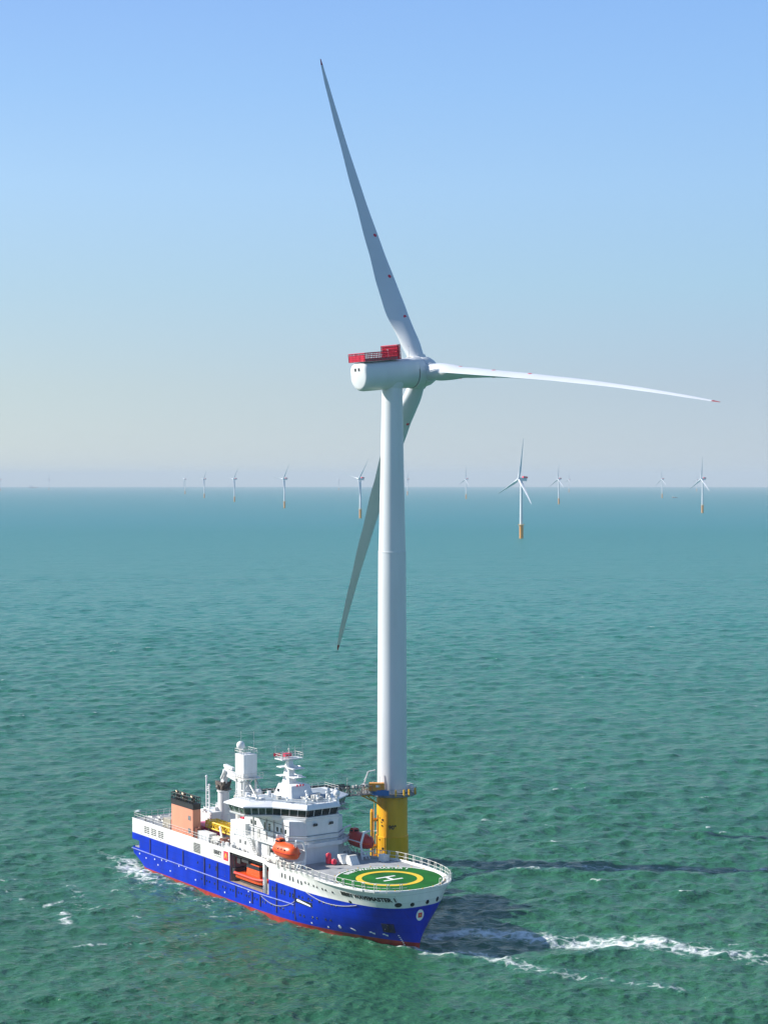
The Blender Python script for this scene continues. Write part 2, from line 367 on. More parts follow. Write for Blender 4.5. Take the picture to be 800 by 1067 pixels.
    bpb = n.nodes.new('ShaderNodeBump'); bpb.inputs['Distance'].default_value = 1.3; bpb.inputs['Strength'].default_value = .7; L(w5, bpb.inputs['Height']); L(bpa.outputs[0], bpb.inputs['Normal'])
    bp0 = n.nodes.new('ShaderNodeBump'); bp0.inputs['Distance'].default_value = 2.6; bp0.inputs['Strength'].default_value = .6; L(w3, bp0.inputs['Height']); L(bpb.outputs[0], bp0.inputs['Normal'])
    bp1 = n.nodes.new('ShaderNodeBump'); bp1.inputs['Distance'].default_value = .85; bp1.inputs['Strength'].default_value = .8; L(w1, bp1.inputs['Height']); L(bp0.outputs[0], bp1.inputs['Normal'])
    bp2 = n.nodes.new('ShaderNodeBump'); bp2.inputs['Distance'].default_value = .42; bp2.inputs['Strength'].default_value = .8
    L(w2, bp2.inputs['Height']); L(bp1.outputs[0], bp2.inputs['Normal'])
    bp3 = n.nodes.new('ShaderNodeBump'); bp3.inputs['Distance'].default_value = .15; bp3.inputs['Strength'].default_value = .8; L(fm, bp3.inputs['Height']); L(bp2.outputs[0], bp3.inputs['Normal'])
    L(bp3.outputs[0], b.inputs['Normal'])
    return m
me.materials.append(sea_material())

# ---------------------------------------------------------------- haze
hz = MB().bb(-41500, 41500, -41500, 41500, -137, 188).build('haze', [], None)
hm = bpy.data.materials.new('haze_air'); hm.use_nodes = True; n_ = hm.node_tree; n_.nodes.clear()
pv = n_.nodes.new('ShaderNodeVolumePrincipled'); ho = n_.nodes.new('ShaderNodeOutputMaterial')
pv.inputs['Color'].default_value = (.69, .80, .87, 1); pv.inputs['Density'].default_value = .000062; pv.inputs['Anisotropy'].default_value = 0
n_.links.new(pv.outputs[0], ho.inputs['Volume']); hz.data.materials.append(hm); tag(hz, kind='stuff')

# ---------------------------------------------------------------- main wind turbine
TX, TY = TUR
tur = empty('wind_turbine', (TX, TY, 0), label='tall white three-bladed wind turbine on a yellow foundation, in front beside the ship', cat='wind turbine')
def lz(prof, n=64): return MB().lathe(prof, n)
# transition piece
tp = lz([(3.30, -6), (3.30, 5.3), (3.32, 5.35), (3.32, 5.55), (3.15, 5.65), (3.13, 13.5), (3.3, 13.6), (3.3, 14.05)])
tpo = tp.build('foundation', M['yellow'], tur, smooth=True)
tw = lz([(3.02, 14.5), (2.97, 30), (2.91, 45), (2.82, 63.3), (2.85, 63.33), (2.85, 63.5), (2.78, 63.55), (2.67, 67.5), (2.40, 80), (2.06, 97.6)])
two = tw.build('tower', M['tower'], tur, smooth=True)
# platform with grating, brackets
def ring(r0, r1, z0, z1, n=48, mb=None, mi=0):
    mb = mb or MB(); P = []
    for r_, z in ((r0, z0), (r1, z0), (r1, z1), (r0, z1)): P += [(r_ * math.cos(2 * math.pi * i / n), r_ * math.sin(2 * math.pi * i / n), z) for i in range(n)]
    F_ = [(k * n + i, k * n + (i + 1) % n, ((k + 1) % 4) * n + (i + 1) % n, ((k + 1) % 4) * n + i) for k in range(4) for i in range(n)]
    mb.add(P, F_, mi); return mb
pl = ring(3.0, 5.0, 14.12, 14.42)
ring(4.92, 5.06, 14.02, 14.52, mb=pl, mi=0)
pl.bb(-6.2, -3.6, -3.4, 2.2, 14.10, 14.40); pl.bb(-6.3, -6.2, -3.4, 2.2, 14.04, 14.62, 1); pl.bb(-6.3, -3.0, -3.5, -3.4, 14.04, 14.62, 1); pl.bb(-6.3, -4.0, 2.2, 2.3, 14.04, 14.62, 1)
for i in range(12):
    a = 2 * math.pi * i / 12 + .13
    pl.tube((3.1 * math.cos(a), 3.1 * math.sin(a), 13.4), (4.5 * math.cos(a), 4.5 * math.sin(a), 14.1), .08, 5, 1)
    pl.tube((3.1 * math.cos(a), 3.1 * math.sin(a), 14.02), (4.9 * math.cos(a), 4.9 * math.sin(a), 14.02), .09, 5, 1)
pl.tube((-3.0, -1.0, 12.2), (-6.1, -3.2, 14.1), .13, 6, 1); pl.tube((-2.6, -2.0, 12.0), (-5.0, -3.3, 14.1), .13, 6, 1)
plat = pl.build('platform', [M['grating'], M['yellow_d']], tur)
pr = MB(); 
def rail_run(mb, pts, h=1.1, step=1.2, r=.035, rp=.045, closed=False, levels=(1, .55), mi=0, mid=None):
    P = [Vector(p) for p in pts]
    if closed: P.append(P[0])
    for a, b in zip(P[:-1], P[1:]):
        n = max(1, round((b - a).length / step))
        for i in range(n): q = a.lerp(b, i / n); mb.tube(q, q + Vector((0, 0, h)), rp, 4, mi)
        for l in levels: mb.tube(a + Vector((0, 0, h * l)), b + Vector((0, 0, h * l)), r, 4, mi)
    mb.tube(P[-1], P[-1] + Vector((0, 0, h)), rp, 4, mi)
arc = [(5 * math.cos(R(a)), 5 * math.sin(R(a)), 14.5) for a in range(-135, 150, 15)]
rail_run(pr, [(-6.2, 2.2, 14.5), (-6.2, -1.2, 14.5)]); rail_run(pr, [(-6.2, -3.4, 14.5), (-3.6, -3.45, 14.5)] + arc + [(-4.4, 2.2, 14.5), (-6.2, 2.2, 14.5)])
pr.build('railing', M['steel'], tur)
b = MB()
for a in (-82, -62, -48, -24): b.box((5.08 * math.cos(R(a)), 5.08 * math.sin(R(a)), 14.9), (.3, .3, 1.3), Matrix.Rotation(R(a), 3, 'Z'))
b.split('railing_gate', M['yellow_d'], tur)
# boat landing tubes and ladder on the left
bl = MB()
for yy, zz in ((-1.0, 10.4), (.9, 10.4)):
    bl.tube((-4.15, yy, -4), (-4.15, yy, zz), .30, 10); bl.sphere((-4.15, yy, zz), .3, 8)
    for z in (1.2, 3.2, 8.6): bl.tube((-4.15, yy, z), (-2.6, yy * .8, z + .15), .2, 8)
for z in np.arange(0, 13.6, .35): bl.tube((-3.65, -.3, z), (-3.65, .2, z), .03, 4)
for yy in (-.32, .22): bl.tube((-3.65, yy, -2), (-3.65, yy, 14.2), .05, 5)
bl.split('boat_landing', M['yellow'], tur, smooth=True)
cb = MB()
for a in (-118, -112): cb.tube((3.36 * math.cos(R(a)), 3.36 * math.sin(R(a)), -3), (3.36 * math.cos(R(a)), 3.36 * math.sin(R(a)), 13.9), .09, 6)
cb.split('cable_tube', M['yellow_d'], tur)
# small fittings on the foundation
ft = MB()
for a, z, q in ((-128, 9.1, .28), (-131, 7.9, .2), (-134, 8.6, .16), (-125, 3.3, .3), (-143, 9.4, .15), (-121, 1.2, .2), (-140, 5.0, .18)):
    r_ = 3.2 if z > 5.6 else 3.34
    ft.box((r_ * math.cos(R(a)), r_ * math.sin(R(a)), z), (q, q, q * 1.3), Matrix.Rotation(R(a), 3, 'Z'))
ft.split('fitting', M['black'], tur)

def text_mesh(txt, size, fmap, name, material, parent, spacing=1.0, bold=.0, flip=False):
    cu = bpy.data.curves.new(name, 'FONT'); cu.body = txt; cu.size = size; cu.space_character = spacing; cu.offset = bold
    cu.align_x = 'LEFT'; cu.resolution_u = 2
    o = bpy.data.objects.new(name, cu); C.objects.link(o); bpy.context.view_layer.update()
    me_ = bpy.data.meshes.new_from_object(o.evaluated_get(bpy.context.evaluated_depsgraph_get()))
    bpy.data.objects.remove(o); bpy.data.curves.remove(cu)
    xs_ = [v.co.x for v in me_.vertices]; x0, x1 = min(xs_), max(xs_)
    for v in me_.vertices: v.co = Vector(fmap((v.co.x - x0) / (x1 - x0), v.co.x - x0, v.co.y))
    me_.materials.clear(); me_.materials.append(material); me_.name = name
    o = bpy.data.objects.new(name, me_); C.objects.link(o); o.parent = parent
    return o
a0 = math.atan2(-1, -.02)
def tpmap(f, x, y, z0=7.25, a_c=R(-92.5)):
    a = a_c + (x - .62) / 3.16; return (3.165 * math.cos(a), 3.165 * math.sin(a), z0 + y)
text_mesh("90\u00b0", 1.15, tpmap, 'bearing_marking', M['text'], tur, bold=.05)

# platform equipment: davit on the turbine is a part, the boxes are things
dv = MB(); dv.tube((-5.75, -2.2, 14.4), (-5.75, -2.2, 16.4), .16, 8); dv.tube((-5.75, -2.2, 16.3), (-4.9, -2.3, 18.9), .11, 8); dv.tube((-4.9, -2.3, 18.9), (-3.4, -2.4, 19.25), .09, 8); dv.box((-5.75, -2.2, 16.0), (.5, .5, .6)); dv.tube((-3.5, -2.4, 19.2), (-3.5, -2.4, 18.2), .02, 4); dv.tube((-5.7, -2.25, 17.2), (-4.6, -2.3, 18.9), .04, 4)
dv.build('davit', M['white2'], tur)
eq = MB()
for i in range(9):
    a = R(-10 + i * 12); x, y = 4.3 * math.cos(a), 4.3 * math.sin(a)
    eq.box((x, y, 14.5 + .45), (.5, .5, .9 + .5 * (i % 3 == 0)), Matrix.Rotation(a, 3, 'Z'))
for x, z in ((-4.5, 16.0), (-3.9, 16.2)): eq.tube((x, -3.0, 14.4), (x, -3.0, z + .8), .05, 5)
eq.tube((-2.55, -3.6, 14.0), (-2.55, -3.6, 18.2), .06, 6)
eq.split('platform_cabinet', M['white2'], tur)

# nacelle, hub and rotor frame
YAW, TH0, RB, CONE, TILT, HUBZ = R(37.66), R(-24.6), 76.5, 4.6, R(5.94), 100.4
HL = 7.64
def rotor_frame(yaw, tilt, hub):
    n = Vector((math.cos(yaw) * math.cos(tilt), math.sin(yaw) * math.cos(tilt), math.sin(tilt)))
    u = Vector((math.sin(yaw), -math.cos(yaw), 0)); ww = u.cross(n)
    if ww.z < 0: ww = -ww
    return n, u, ww, Vector(hub)
n0, u0, w0, hub0 = rotor_frame(YAW, TILT, (HL * math.cos(YAW), HL * math.sin(YAW), HUBZ))
def NF(a, b, c): return hub0 + a * n0 + b * u0 + c * w0
def nac_section(a, r, top, side):       # rounded body with squared shoulders
    P = []
    for i in range(32):
        t = 2 * math.pi * i / 32; c, s = math.cos(t), math.sin(t)
        if s > 0:
            e = .62; x = side * math.copysign(abs(c) ** e, c); y = top * abs(s) ** .5
        else: x = r * c; y = r * s
        P.append(NF(a, x, y))
    return P
def loft(secs, mb, mi=0):
    n = len(secs[0]); P = [p for s_ in secs for p in s_]
    F_ = [(j * n + i, j * n + (i + 1) % n, (j + 1) * n + (i + 1) % n, (j + 1) * n + i) for j in range(len(secs) - 1) for i in range(n)]
    F_ += [tuple(range(n)), tuple(range((len(secs) - 1) * n, len(secs) * n))]
    mb.add(P, F_, mi)
nb = MB(); loft([nac_section(a, r_, t, s_) for a, r_, t, s_ in ((-16.35, 2.2, 2.1, 2.1), (-16.2, 2.6, 2.6, 2.55), (-15.8, 2.85, 2.85, 2.8), (-15.2, 2.95, 2.9, 2.9), (-9, 3.0, 2.9, 2.98), (-4.6, 3.1, 2.95, 3.1), (-2.9, 3.15, 3.1, 3.15))], nb)
nac = nb.build('nacelle', M['tower'], tur, smooth=True)
w_ = MB()
for b_ in (-.75, .45): w_.add([NF(-16.39, b_ - .3, 1.15), NF(-16.39, b_ + .3, 1.15), NF(-16.39, b_ + .3, 1.75), NF(-16.39, b_ - .3, 1.75), NF(-16.1, b_ - .3, 1.15), NF(-16.1, b_ + .3, 1.15), NF(-16.1, b_ + .3, 1.75), NF(-16.1, b_ - .3, 1.75)], [(0, 1, 2, 3), (0, 1, 5, 4), (1, 2, 6, 5), (2, 3, 7, 6), (3, 0, 4, 7)])
w_.build('vent_opening', M['dark'], nac)
sk = MB().lathe([(2.05, 96.6), (2.5, 97.6), (2.5, 98.4)], 32); sk.build('yaw_collar', M['tower'], tur, smooth=True)
MB().lathe([(3.17, -3.05), (3.2, -3.04), (3.2, -2.9), (3.17, -2.88)], 48, lambda x, y, z: NF(z, x, y)).build('seam', M['grating'], nac)
gr = MB().lathe([(3.15, -2.86), (3.32, -2.8), (3.36, -2.2), (3.36, -1.2), (3.2, -1.1)], 48, lambda x, y, z: NF(z, x, y)); gr.build('generator_ring', M['tower'], nac, smooth=True)
sp_ = MB().lathe([(2.9, -1.08), (3.1, -.9), (3.15, .2), (2.95, 1.2), (2.5, 2.1), (1.6, 2.9), (.7, 3.25), (.02, 3.3)], 48, lambda x, y, z: NF(z + .3, x, y))
hubo = sp_.build('hub', M['tower'], tur, smooth=True)
# helihoist deck: red mesh fence
hh = MB()
def nrail(a0, a1, b0, b1, c0, h, step=.42):
    L_ = math.hypot(a1 - a0, b1 - b0); n = max(1, round(L_ / step))
    for i in range(n + 1):
        f = i / n; a = a0 + (a1 - a0) * f; b = b0 + (b1 - b0) * f
        hh.tube(NF(a, b, c0), NF(a, b, c0 + h), .06 if i % 3 else .10, 4)
    for k in (0.06, .3, .55, .78, 1):
        hh.tube(NF(a0, b0, c0 + h * k), NF(a1, b1, c0 + h * k), .065 if k < 1 else .09, 4)
for (a0_, a1_, b0_, b1_) in ((-16.3, -7.6, 2.7, 2.7), (-16.3, -7.6, -2.7, -2.7), (-16.3, -16.3, -2.7, 2.7)): nrail(a0_, a1_, b0_, b1_, 2.95, 1.7)
for (a0_, a1_, b0_, b1_) in ((-7.9, -7.9, -2.7, 2.7), (-7.2, -7.2, -2.7, 2.7), (-7.9, -7.2, 2.7, 2.7), (-7.9, -7.2, -2.7, -2.7)): nrail(a0_, a1_, b0_, b1_, 2.9, 2.9, .3)
hh.split('hoist_railing', M['red'], nac)
fl = MB()
for a, b, c, d_, z, h in ((-16.3, -7.6, -2.7, 2.7, 2.93, .1), (-7.7, -7.4, -2.6, 2.6, 2.95, 2.7), (-16.3, -8.0, 2.62, 2.66, 3.03, .55), (-16.3, -8.0, -2.66, -2.62, 3.03, .55), (-16.3, -16.24, -2.6, 2.6, 3.03, 1.15)):
    P = [NF(x, y, zz) for zz in (z, z + h) for x, y in ((a, c), (b, c), (b, d_), (a, d_))]
    fl.add(P, [(0, 1, 2, 3), (4, 5, 6, 7), (0, 1, 5, 4), (1, 2, 6, 5), (2, 3, 7, 6), (3, 0, 4, 7)], 1 if h < 1 else 0)
fl.build('hoist_deck', [M['red'], M['grating']], nac)
mm = MB()
for a, b, h in ((-3.9, 1.2, 2.4), (-3.7, -1.2, 1.8), (-8.3, 0, 2.2)): mm.tube(NF(a, b, 2.9), NF(a, b, 2.9 + h), .05, 5); mm.tube(NF(a - .3, b, 2.9 + h), NF(a + .3, b, 2.9 + h), .04, 4)
mm.split('wind_sensor', M['white2'], nac)

def airfoil(n=28):
    P = []
    for i in range(n):
        t = 2 * math.pi * i / n; x = .5 * (1 + math.cos(t))          # 1 = trailing edge
        yt = 5 * (.2969 * math.sqrt(x) - .126 * x - .3516 * x * x + .2843 * x ** 3 - .1015 * x ** 4)
        P.append((x, yt if t < math.pi else -yt))
    return P
AF = airfoil()
def lerp_table(T, x):
    for (a, va), (b, vb) in zip(T[:-1], T[1:]):
        if x <= b:
            f = (x - a) / (b - a); f = f * f * (3 - 2 * f) if len(T) > 6 else f
            return va + (vb - va) * max(0, f)
    return T[-1][1]
CH = [(0, 3.2), (.035, 3.25), (.10, 4.1), (.19, 5.3), (.26, 5.1), (.38, 4.1), (.55, 2.95), (.75, 1.95), (.9, 1.3), (.97, .8), (1.0, .28)]
TK = [(0, 1.0), (.035, 1.0), (.1, .72), (.19, .40), (.3, .29), (.5, .23), (1, .17)]
TW = [(0, 14), (.1, 14), (.2, 11), (.4, 5), (.7, 1.5), (1.0, 0)]
def bend(x): return 2.6 * x ** 2.2 - 1.6 * x
def blade_mesh(hub, n, u, ww, th, Rb, cone, pitch, r0, r1, segs, extra=None, scale=1.0):
    rad = math.cos(th) * ww + math.sin(th) * u; tan = -math.sin(th) * ww + math.cos(th) * u
    secs = []
    for j in range(segs + 1):
        x = r0 + (r1 - r0) * j / segs
        c = lerp_table(CH, x) * scale; tk = lerp_table(TK, x); p = pitch + R(lerp_table(TW, x))
        blend = min(1, max(0, (x - .03) / .14)); blend = blend * blend * (3 - 2 * blend)
        cen = hub + rad * (Rb * x) + n * (cone * x * x)
        if extra is not None: cen = cen + extra * bend(x)
        # chord axis: pitch 0 = in the rotor plane, 90 = feathered, leading edge into the wind
        ca = math.cos(p) * tan - math.sin(p) * n; na = math.sin(p) * tan + math.cos(p) * n
        S_ = []
        for i, (ax, ay) in enumerate(AF):
            t = 2 * math.pi * i / len(AF)
            cx_, cy_ = .5 * math.cos(t), .5 * math.sin(t)
            fx = (ax - .32); fy = ay * tk
            X_ = (cx_ * (1 - blend) + fx * blend) * c; Y_ = (cy_ * (1 - blend) + fy * blend) * c
            S_.append(cen + ca * X_ + na * Y_)
        secs.append(S_)
    return secs
for k in range(3):
    th = TH0 + k * 2 * math.pi / 3
    ex = Vector((0, 0, -2.0)) if k == 1 else None
    b = MB(); loft(blade_mesh(hub0, n0, u0, w0, th, RB, CONE, R(81), .028, .979, 60, ex), b)
    bo = b.build('blade', M['blade'], tur, smooth=True)
    b = MB(); loft(blade_mesh(hub0, n0, u0, w0, th, RB, CONE, R(81), .979, 1.0, 5, ex), b); b.build('blade_tip', M['tipred'], bo, smooth=True)
    rad = math.cos(th) * w0 + math.sin(th) * u0
    b = MB(); b.tube(hub0 + rad * 1.2, hub0 + rad * 3.1, 1.95, 32); b.build('blade_collar', M['tower'], hubo, smooth=True)
    # red drain/marker discs, proud of the skin on both faces
    tan = -math.sin(th) * w0 + math.cos(th) * u0
    for rr in (12.2, 22.0, 32.0):
        x = rr / RB; p = R(81) + R(lerp_table(TW, x)); na = math.sin(p) * tan + math.cos(p) * n0
        cen = hub0 + rad * rr + n0 * (CONE * x * x) + (ex * bend(x) if ex else Vector())
        hth = lerp_table(CH, x) * lerp_table(TK, x) * .5 + .03
        b = MB(); b.tube(cen - na * hth, cen + na * hth, .4, 12); b.build('marker_disc', M['red'], bo)

def lw(x, y, z): return (TX + x, TY + y, z)
c_ = empty('container', lw(-3.15, -4.0, 15.35), 0, label='orange box container on the turbine platform above the blue tarpaulin', cat='container')
MB().bb(-1.5, 1.5, -.75, .75, 0, 1.55).build('container_body', M['orange2'], c_, bevel=.05)
b = MB()
for x in (-1.5, -.5, .5, 1.5): b.bb(x - .06, x + .06, -.8, -.72, 0, 1.55)
b.bb(-1.5, 1.5, -.8, -.72, 1.45, 1.57); b.bb(-1.5, 1.5, -.8, -.72, -.02, .1); b.build('container_frame', M['yellow_d'], c_)
MB().bb(-.15, .65, -.79, -.755, .75, 1.2).build('sign_plate', M['wline'], c_)
b = MB()
for x, y in ((-1.3, -.6), (1.3, -.6), (-1.3, .6), (1.3, .6)): b.bb(x - .1, x + .1, y - .1, y + .1, -.75, 0)
b.split('leg', M['steel'], c_)
t_ = MB()
pts = [(-4.3, -4.15), (-3.3, -4.75), (-2.3, -4.95), (-1.2, -5.05), (-.6, -5.05)]
for i, (a, b_) in enumerate(zip(pts[:-1], pts[1:])):
    a = Vector((a[0] + TX, a[1] + TY, 14.45)); q = Vector((b_[0] + TX, b_[1] + TY, 14.45)); up = Vector((0, 0, 1.15 - .1 * (i % 2))); o_ = Vector((0, .12, 0))
    t_.add([a, q, q + up, a + up, a + o_, q + o_, q + up + o_, a + up + o_], [(0, 1, 2, 3), (7, 6, 5, 4), (0, 4, 5, 1), (1, 5, 6, 2), (2, 6, 7, 3), (3, 7, 4, 0)])
tag(t_.build('tarpaulin', M['bluebox']), 'blue tarpaulin hung on the railing of the turbine platform under the orange container', 'tarpaulin')

# ---------------------------------------------------------------- distant wind turbines
def far_turbine(px, D, theta, yaw=R(205), pitch=R(20), label='', big=1.0, first=False):
    x = (px - 400) / 1850 * D; z0 = sea_z(x, D)
    t = empty('wind_turbine', (x, D, z0), label=label, cat='wind turbine', group='distant wind turbines near the horizon')
    MB().lathe([(2.6, -5), (2.6, 16.5), (2.75, 16.6), (2.75, 17.2)], 20).build('foundation', M['fartp'], t, smooth=True)
    b = MB(); b.lathe([(4.3, 17.2), (4.3, 17.5)], 20); rail_run(b, [(4.2 * math.cos(a * math.pi / 8), 4.2 * math.sin(a * math.pi / 8), 17.5) for a in range(16)], closed=True, r=.06, rp=.06)
    b.build('platform', M['yellow_d'], t)
    MB().lathe([(2.3, 17.5), (1.9, 50), (1.5, 75.8)], 24).build('tower', M['tower'], t, smooth=True)
    n, u, ww, hub = rotor_frame(yaw, R(5), (4.2 * math.cos(yaw), 4.2 * math.sin(yaw), 77.6))
    f = lambda a, b_, c: hub + a * n + b_ * u + c * ww
    b = MB(); P = [f(a, y, z) for a in (-11.5, -1.6) for y, z in ((-1.7, -1.9), (1.7, -1.9), (1.9, 1.5), (1.4, 2.0), (-1.4, 2.0), (-1.9, 1.5))]
    b.add(P, [tuple(range(6)), tuple(range(6, 12))] + [(i, (i + 1) % 6, 6 + (i + 1) % 6, 6 + i) for i in range(6)])
    nc_ = b.build('nacelle', M['tower'], t)
    b = MB(); P = [f(a, y, z) for z in (2.05, 4.2) for a, y in ((-12.5, -1.9), (-6.2, -1.9), (-6.2, 1.9), (-12.5, 1.9))]
    b.add(P, [(0, 1, 2, 3)] + [(i, (i + 1) % 4, 4 + (i + 1) % 4, 4 + i) for i in range(4)]); b.split('hoist_railing', M['red'], nc_, recalc=False)
    MB().lathe([(1.6, -1.55), (1.8, -.5), (1.6, .9), (.9, 1.9), (.05, 2.3)], 20, lambda x_, y_, z_: f(z_, x_, y_)).build('hub', M['tower'], t, smooth=True)
    for k in range(3):
        b = MB(); loft(blade_mesh(hub, n, u, ww, theta + k * 2 * math.pi / 3, 53.5, 2.0, pitch, .03, 1, 24, None, .82), b); b.build('blade', M['blade'], t, smooth=True)
    return t
FT = [(543, 2318, 8, 205, 'largest of the distant wind turbines, orange base, red tail deck, right of the tall tower'),
      (375.5, 3500, 41, 205, 'distant wind turbine just left of the tall tower, one blade up to the right'),
      (731.5, 4044, 2, 200, 'distant wind turbine near the right edge with the tallest outline there and an upright blade'),
      (296.5, 4713, 36, 205, 'distant wind turbine, second one left of the tall tower, blade leaning right'),
      (582, 5437, 2, 205, 'distant wind turbine just right of the second nearest one, blade straight up'),
      (244.5, 6019, 38, 205, 'distant wind turbine, rightmost and largest of the three grouped left, blade leaning right'),
      (485.5, 6917, 4, 205, 'distant wind turbine alone between the tall tower and the second nearest one'),
      (213, 7282, 36, 205, 'distant wind turbine in the middle of the three grouped left'),
      (689.5, 7282, -3, 200, 'distant wind turbine alone left of the pair near the right edge'),
      (424.5, 8675, 30, 205, 'faint distant wind turbine peeping out at the right side of the tall tower'),
      (193, 9278, 60, 210, 'distant wind turbine, leftmost of the three grouped left, two blades up like a V'),
      (592.5, 10800, 8, 205, 'faint small wind turbine close behind the upright one right of the second nearest'),
      (725.5, 11800, 10, 200, 'faint small wind turbine directly left of the right edge turbine'),
      (51.5, 13500, 20, 205, 'very faint far wind turbine near the left edge on the horizon'),
      (353, 13500, 50, 205, 'very faint far wind turbine left of the one beside the tall tower'),
      (0.8, 12500, 65, 205, 'very faint far wind turbine cut by the left edge')]
for px, D, th, yw, lb in FT: far_turbine(px, D, R(-th), R(yw + (8 if px < 400 else 0)), R(60), lb)
def far_ship(px, D, label, Ls, name, hullm):
    x = (px - 400) / 1850 * D; t = empty(name, (x, D, sea_z(x, D)), R(10), label=label, cat='ship' if Ls > 50 else 'boat')
    k = Ls / 2
    MB().prism([(-k, -k * .16), (k * .7, -k * .16), (k, 0), (k * .7, k * .16), (-k, k * .16)], -1, Ls * .09, [(-k, -k * .18), (k * .75, -k * .18), (k * 1.1, 0), (k * .75, k * .18), (-k, k * .18)]).build('hull', hullm, t)
    MB().prism([(-k * .7, -k * .13), (-k * .1, -k * .13), (-k * .1, k * .13), (-k * .7, k * .13)], Ls * .09, Ls * .26).build('deckhouse', M['white2'], t)
    MB().tube((-k * .4, 0, Ls * .25), (-k * .4, 0, Ls * .42), Ls * .01, 6).build('mast', M['white2'], t)
far_ship(702.5, 7400, 'tiny white and red boat on the water left of the pair near the right edge', 24, 'workboat', M['hullred'])
far_ship(35, 20000, 'very faint ship on the horizon near the left edge', 95, 'cargo_ship', M['navy'])

# ---------------------------------------------------------------- ship
ship = empty('service_vessel', (S0[0], S0[1], 0), SHIP_A, label='blue and white offshore service ship with a green helideck, moored beside the turbine', cat='ship')
def sm(x, a, b):
    q = min(1, max(0, (x - a) / (b - a))); return q * q * (3 - 2 * q)
def hpar(s, z):
    if z <= 7:
        q = max(0, z) / 7; return 56 + 10 * q, 86.7 + .7 * q, 1.75 + 1.25 * q, math.exp(math.log(.36) * q), 9.
    q = (z - 7) / 3.3; return 66., 87.4 + .5 * q, 3., .36 - .05 * q, 9 + 1.6 * q * sm(s, 56, 76)
def hb(s, z):
    sc, se, p, e, B = hpar(s, z)
    if s <= sc: return B
    f = (s - sc) / (se - sc)
    return 0. if f >= 1 else B * (1 - f ** p) ** e
def ztop(s): return 9.5 + .7 * sm(s, 58, 68)
def zbul(s): return ztop(s) + .5 * (sm(s, 37.6, 38.4) - sm(s, 52.2, 53.2))
def zmap(s, zl):
    bnd = 6.65 + .55 * sm(s, 64, 82)
    if zl <= .95: return zl * (.36 + .60 * sm(s, 40, 78)) if zl > 0 else zl
    if zl <= 6.65: return zl * bnd / 6.65
    return bnd + (zl - 6.65) / 2.85 * (zbul(s) - bnd)
def zkeel(s): return 2.3 * (1 - min(1, max(0, (s - 1.2) / 6.0))) ** .8 - (.0 if s < 7.2 else 1.5)
ZL = [-1.5, 0, .5, .95, 1.6, 2.4, 3.4, 3.8, 4.1, 4.6, 5.3, 6.0, 6.65, 7.4, 8.2, 8.8, 9.5]
SS = [1.2, 1.8, 2.5, 3.3, 4.2, 5.2, 6.2, 7.2, 9, 12, 16, 20, 24, 28, 32, 36, 37.6, 37.8, 38, 38.2, 38.4, 39.9, 43, 47, 51.4, 51.6, 52.2, 52.7, 53.2, 53.6, 56, 58, 60]
FB = [math.sin(i / 26 * math.pi / 2) for i in range(1, 27)]
def hull_pt(side, j, zl):
    if j < len(SS): s = SS[j]; z = zmap(s, zl)
    else:
        f = FB[j - len(SS)]; s = 60 + 27 * f; z = zmap(s, zl); se = hpar(s, z)[1]; s = 60 + (se - 60) * f; z = zmap(s, zl); 
    t = hb(s, z) if (j < len(SS) + len(FB) - 1) else 0.
    if s < 7.2 and z < zkeel(s): z = zkeel(s); 
    if s < 6.0: t -= .5 * (1 - (s - 1.2) / 4.8) * max(0, 1 - (z - 1.5) / 3)
    return (s, -side * t, z)
NJ = len(SS) + len(FB)
def in_open(s, z): return (39.9 < s < 51.6 or 52.2 < s < 53.6) and 3.8 < z < 8.8
def in_notch(s, z): return s < 4.2 and 3.8 < z < 5.3
hl = MB()
for side in (1, -1):
    idx = {}
    for i, zl in enumerate(ZL):
        for j in range(NJ): idx[i, j] = len(hl.v); hl.v.append(hull_pt(side, j, zl))
    for i in range(len(ZL) - 1):
        zc = (ZL[i] + ZL[i + 1]) / 2
        for j in range(NJ - 1):
            sc_ = (SS[j] + SS[j + 1]) / 2 if j < len(SS) - 1 else 61
            if (side == 1 and in_open(sc_, zc)) or in_notch(sc_, zc): continue
            f = (idx[i, j], idx[i, j + 1], idx[i + 1, j + 1], idx[i + 1, j])
            hl.f.append(f if side == 1 else f[::-1]); hl.m.append(2 if zc < .95 else (0 if zc < 6.65 else 1))
    if side == 1: idx1 = dict(idx)
for i in range(len(ZL) - 1):                                   # transom
    zc = (ZL[i] + ZL[i + 1]) / 2
    if not in_notch(1.2, zc) and zc > 2.3: hl.f.append((idx1[i, 0], idx1[i + 1, 0], idx[i + 1, 0], idx[i, 0])); hl.m.append(2 if zc < .95 else (0 if zc < 6.65 else 1))
for j in range(7): hl.f.append((idx1[0, j], idx[0, j], idx[0, j + 1], idx1[0, j + 1])); hl.m.append(2)   # stern underside
hull = hl.build('hull', [M['blue'], M['white'], M['hullred']], ship, smooth=True, recalc=False)
# stern pocket lining
b = MB(); b.bb(1.25, 4.2, -8.4, 8.4, 3.60, 3.78, 0); b.bb(1.25, 4.2, -8.9, 8.9, 5.32, 5.5, 1); b.bb(4.2, 4.35, -8.9, 8.9, 3.6, 5.5, 1)
b.build('stern_pocket', [M['deck'], M['blue']], ship)
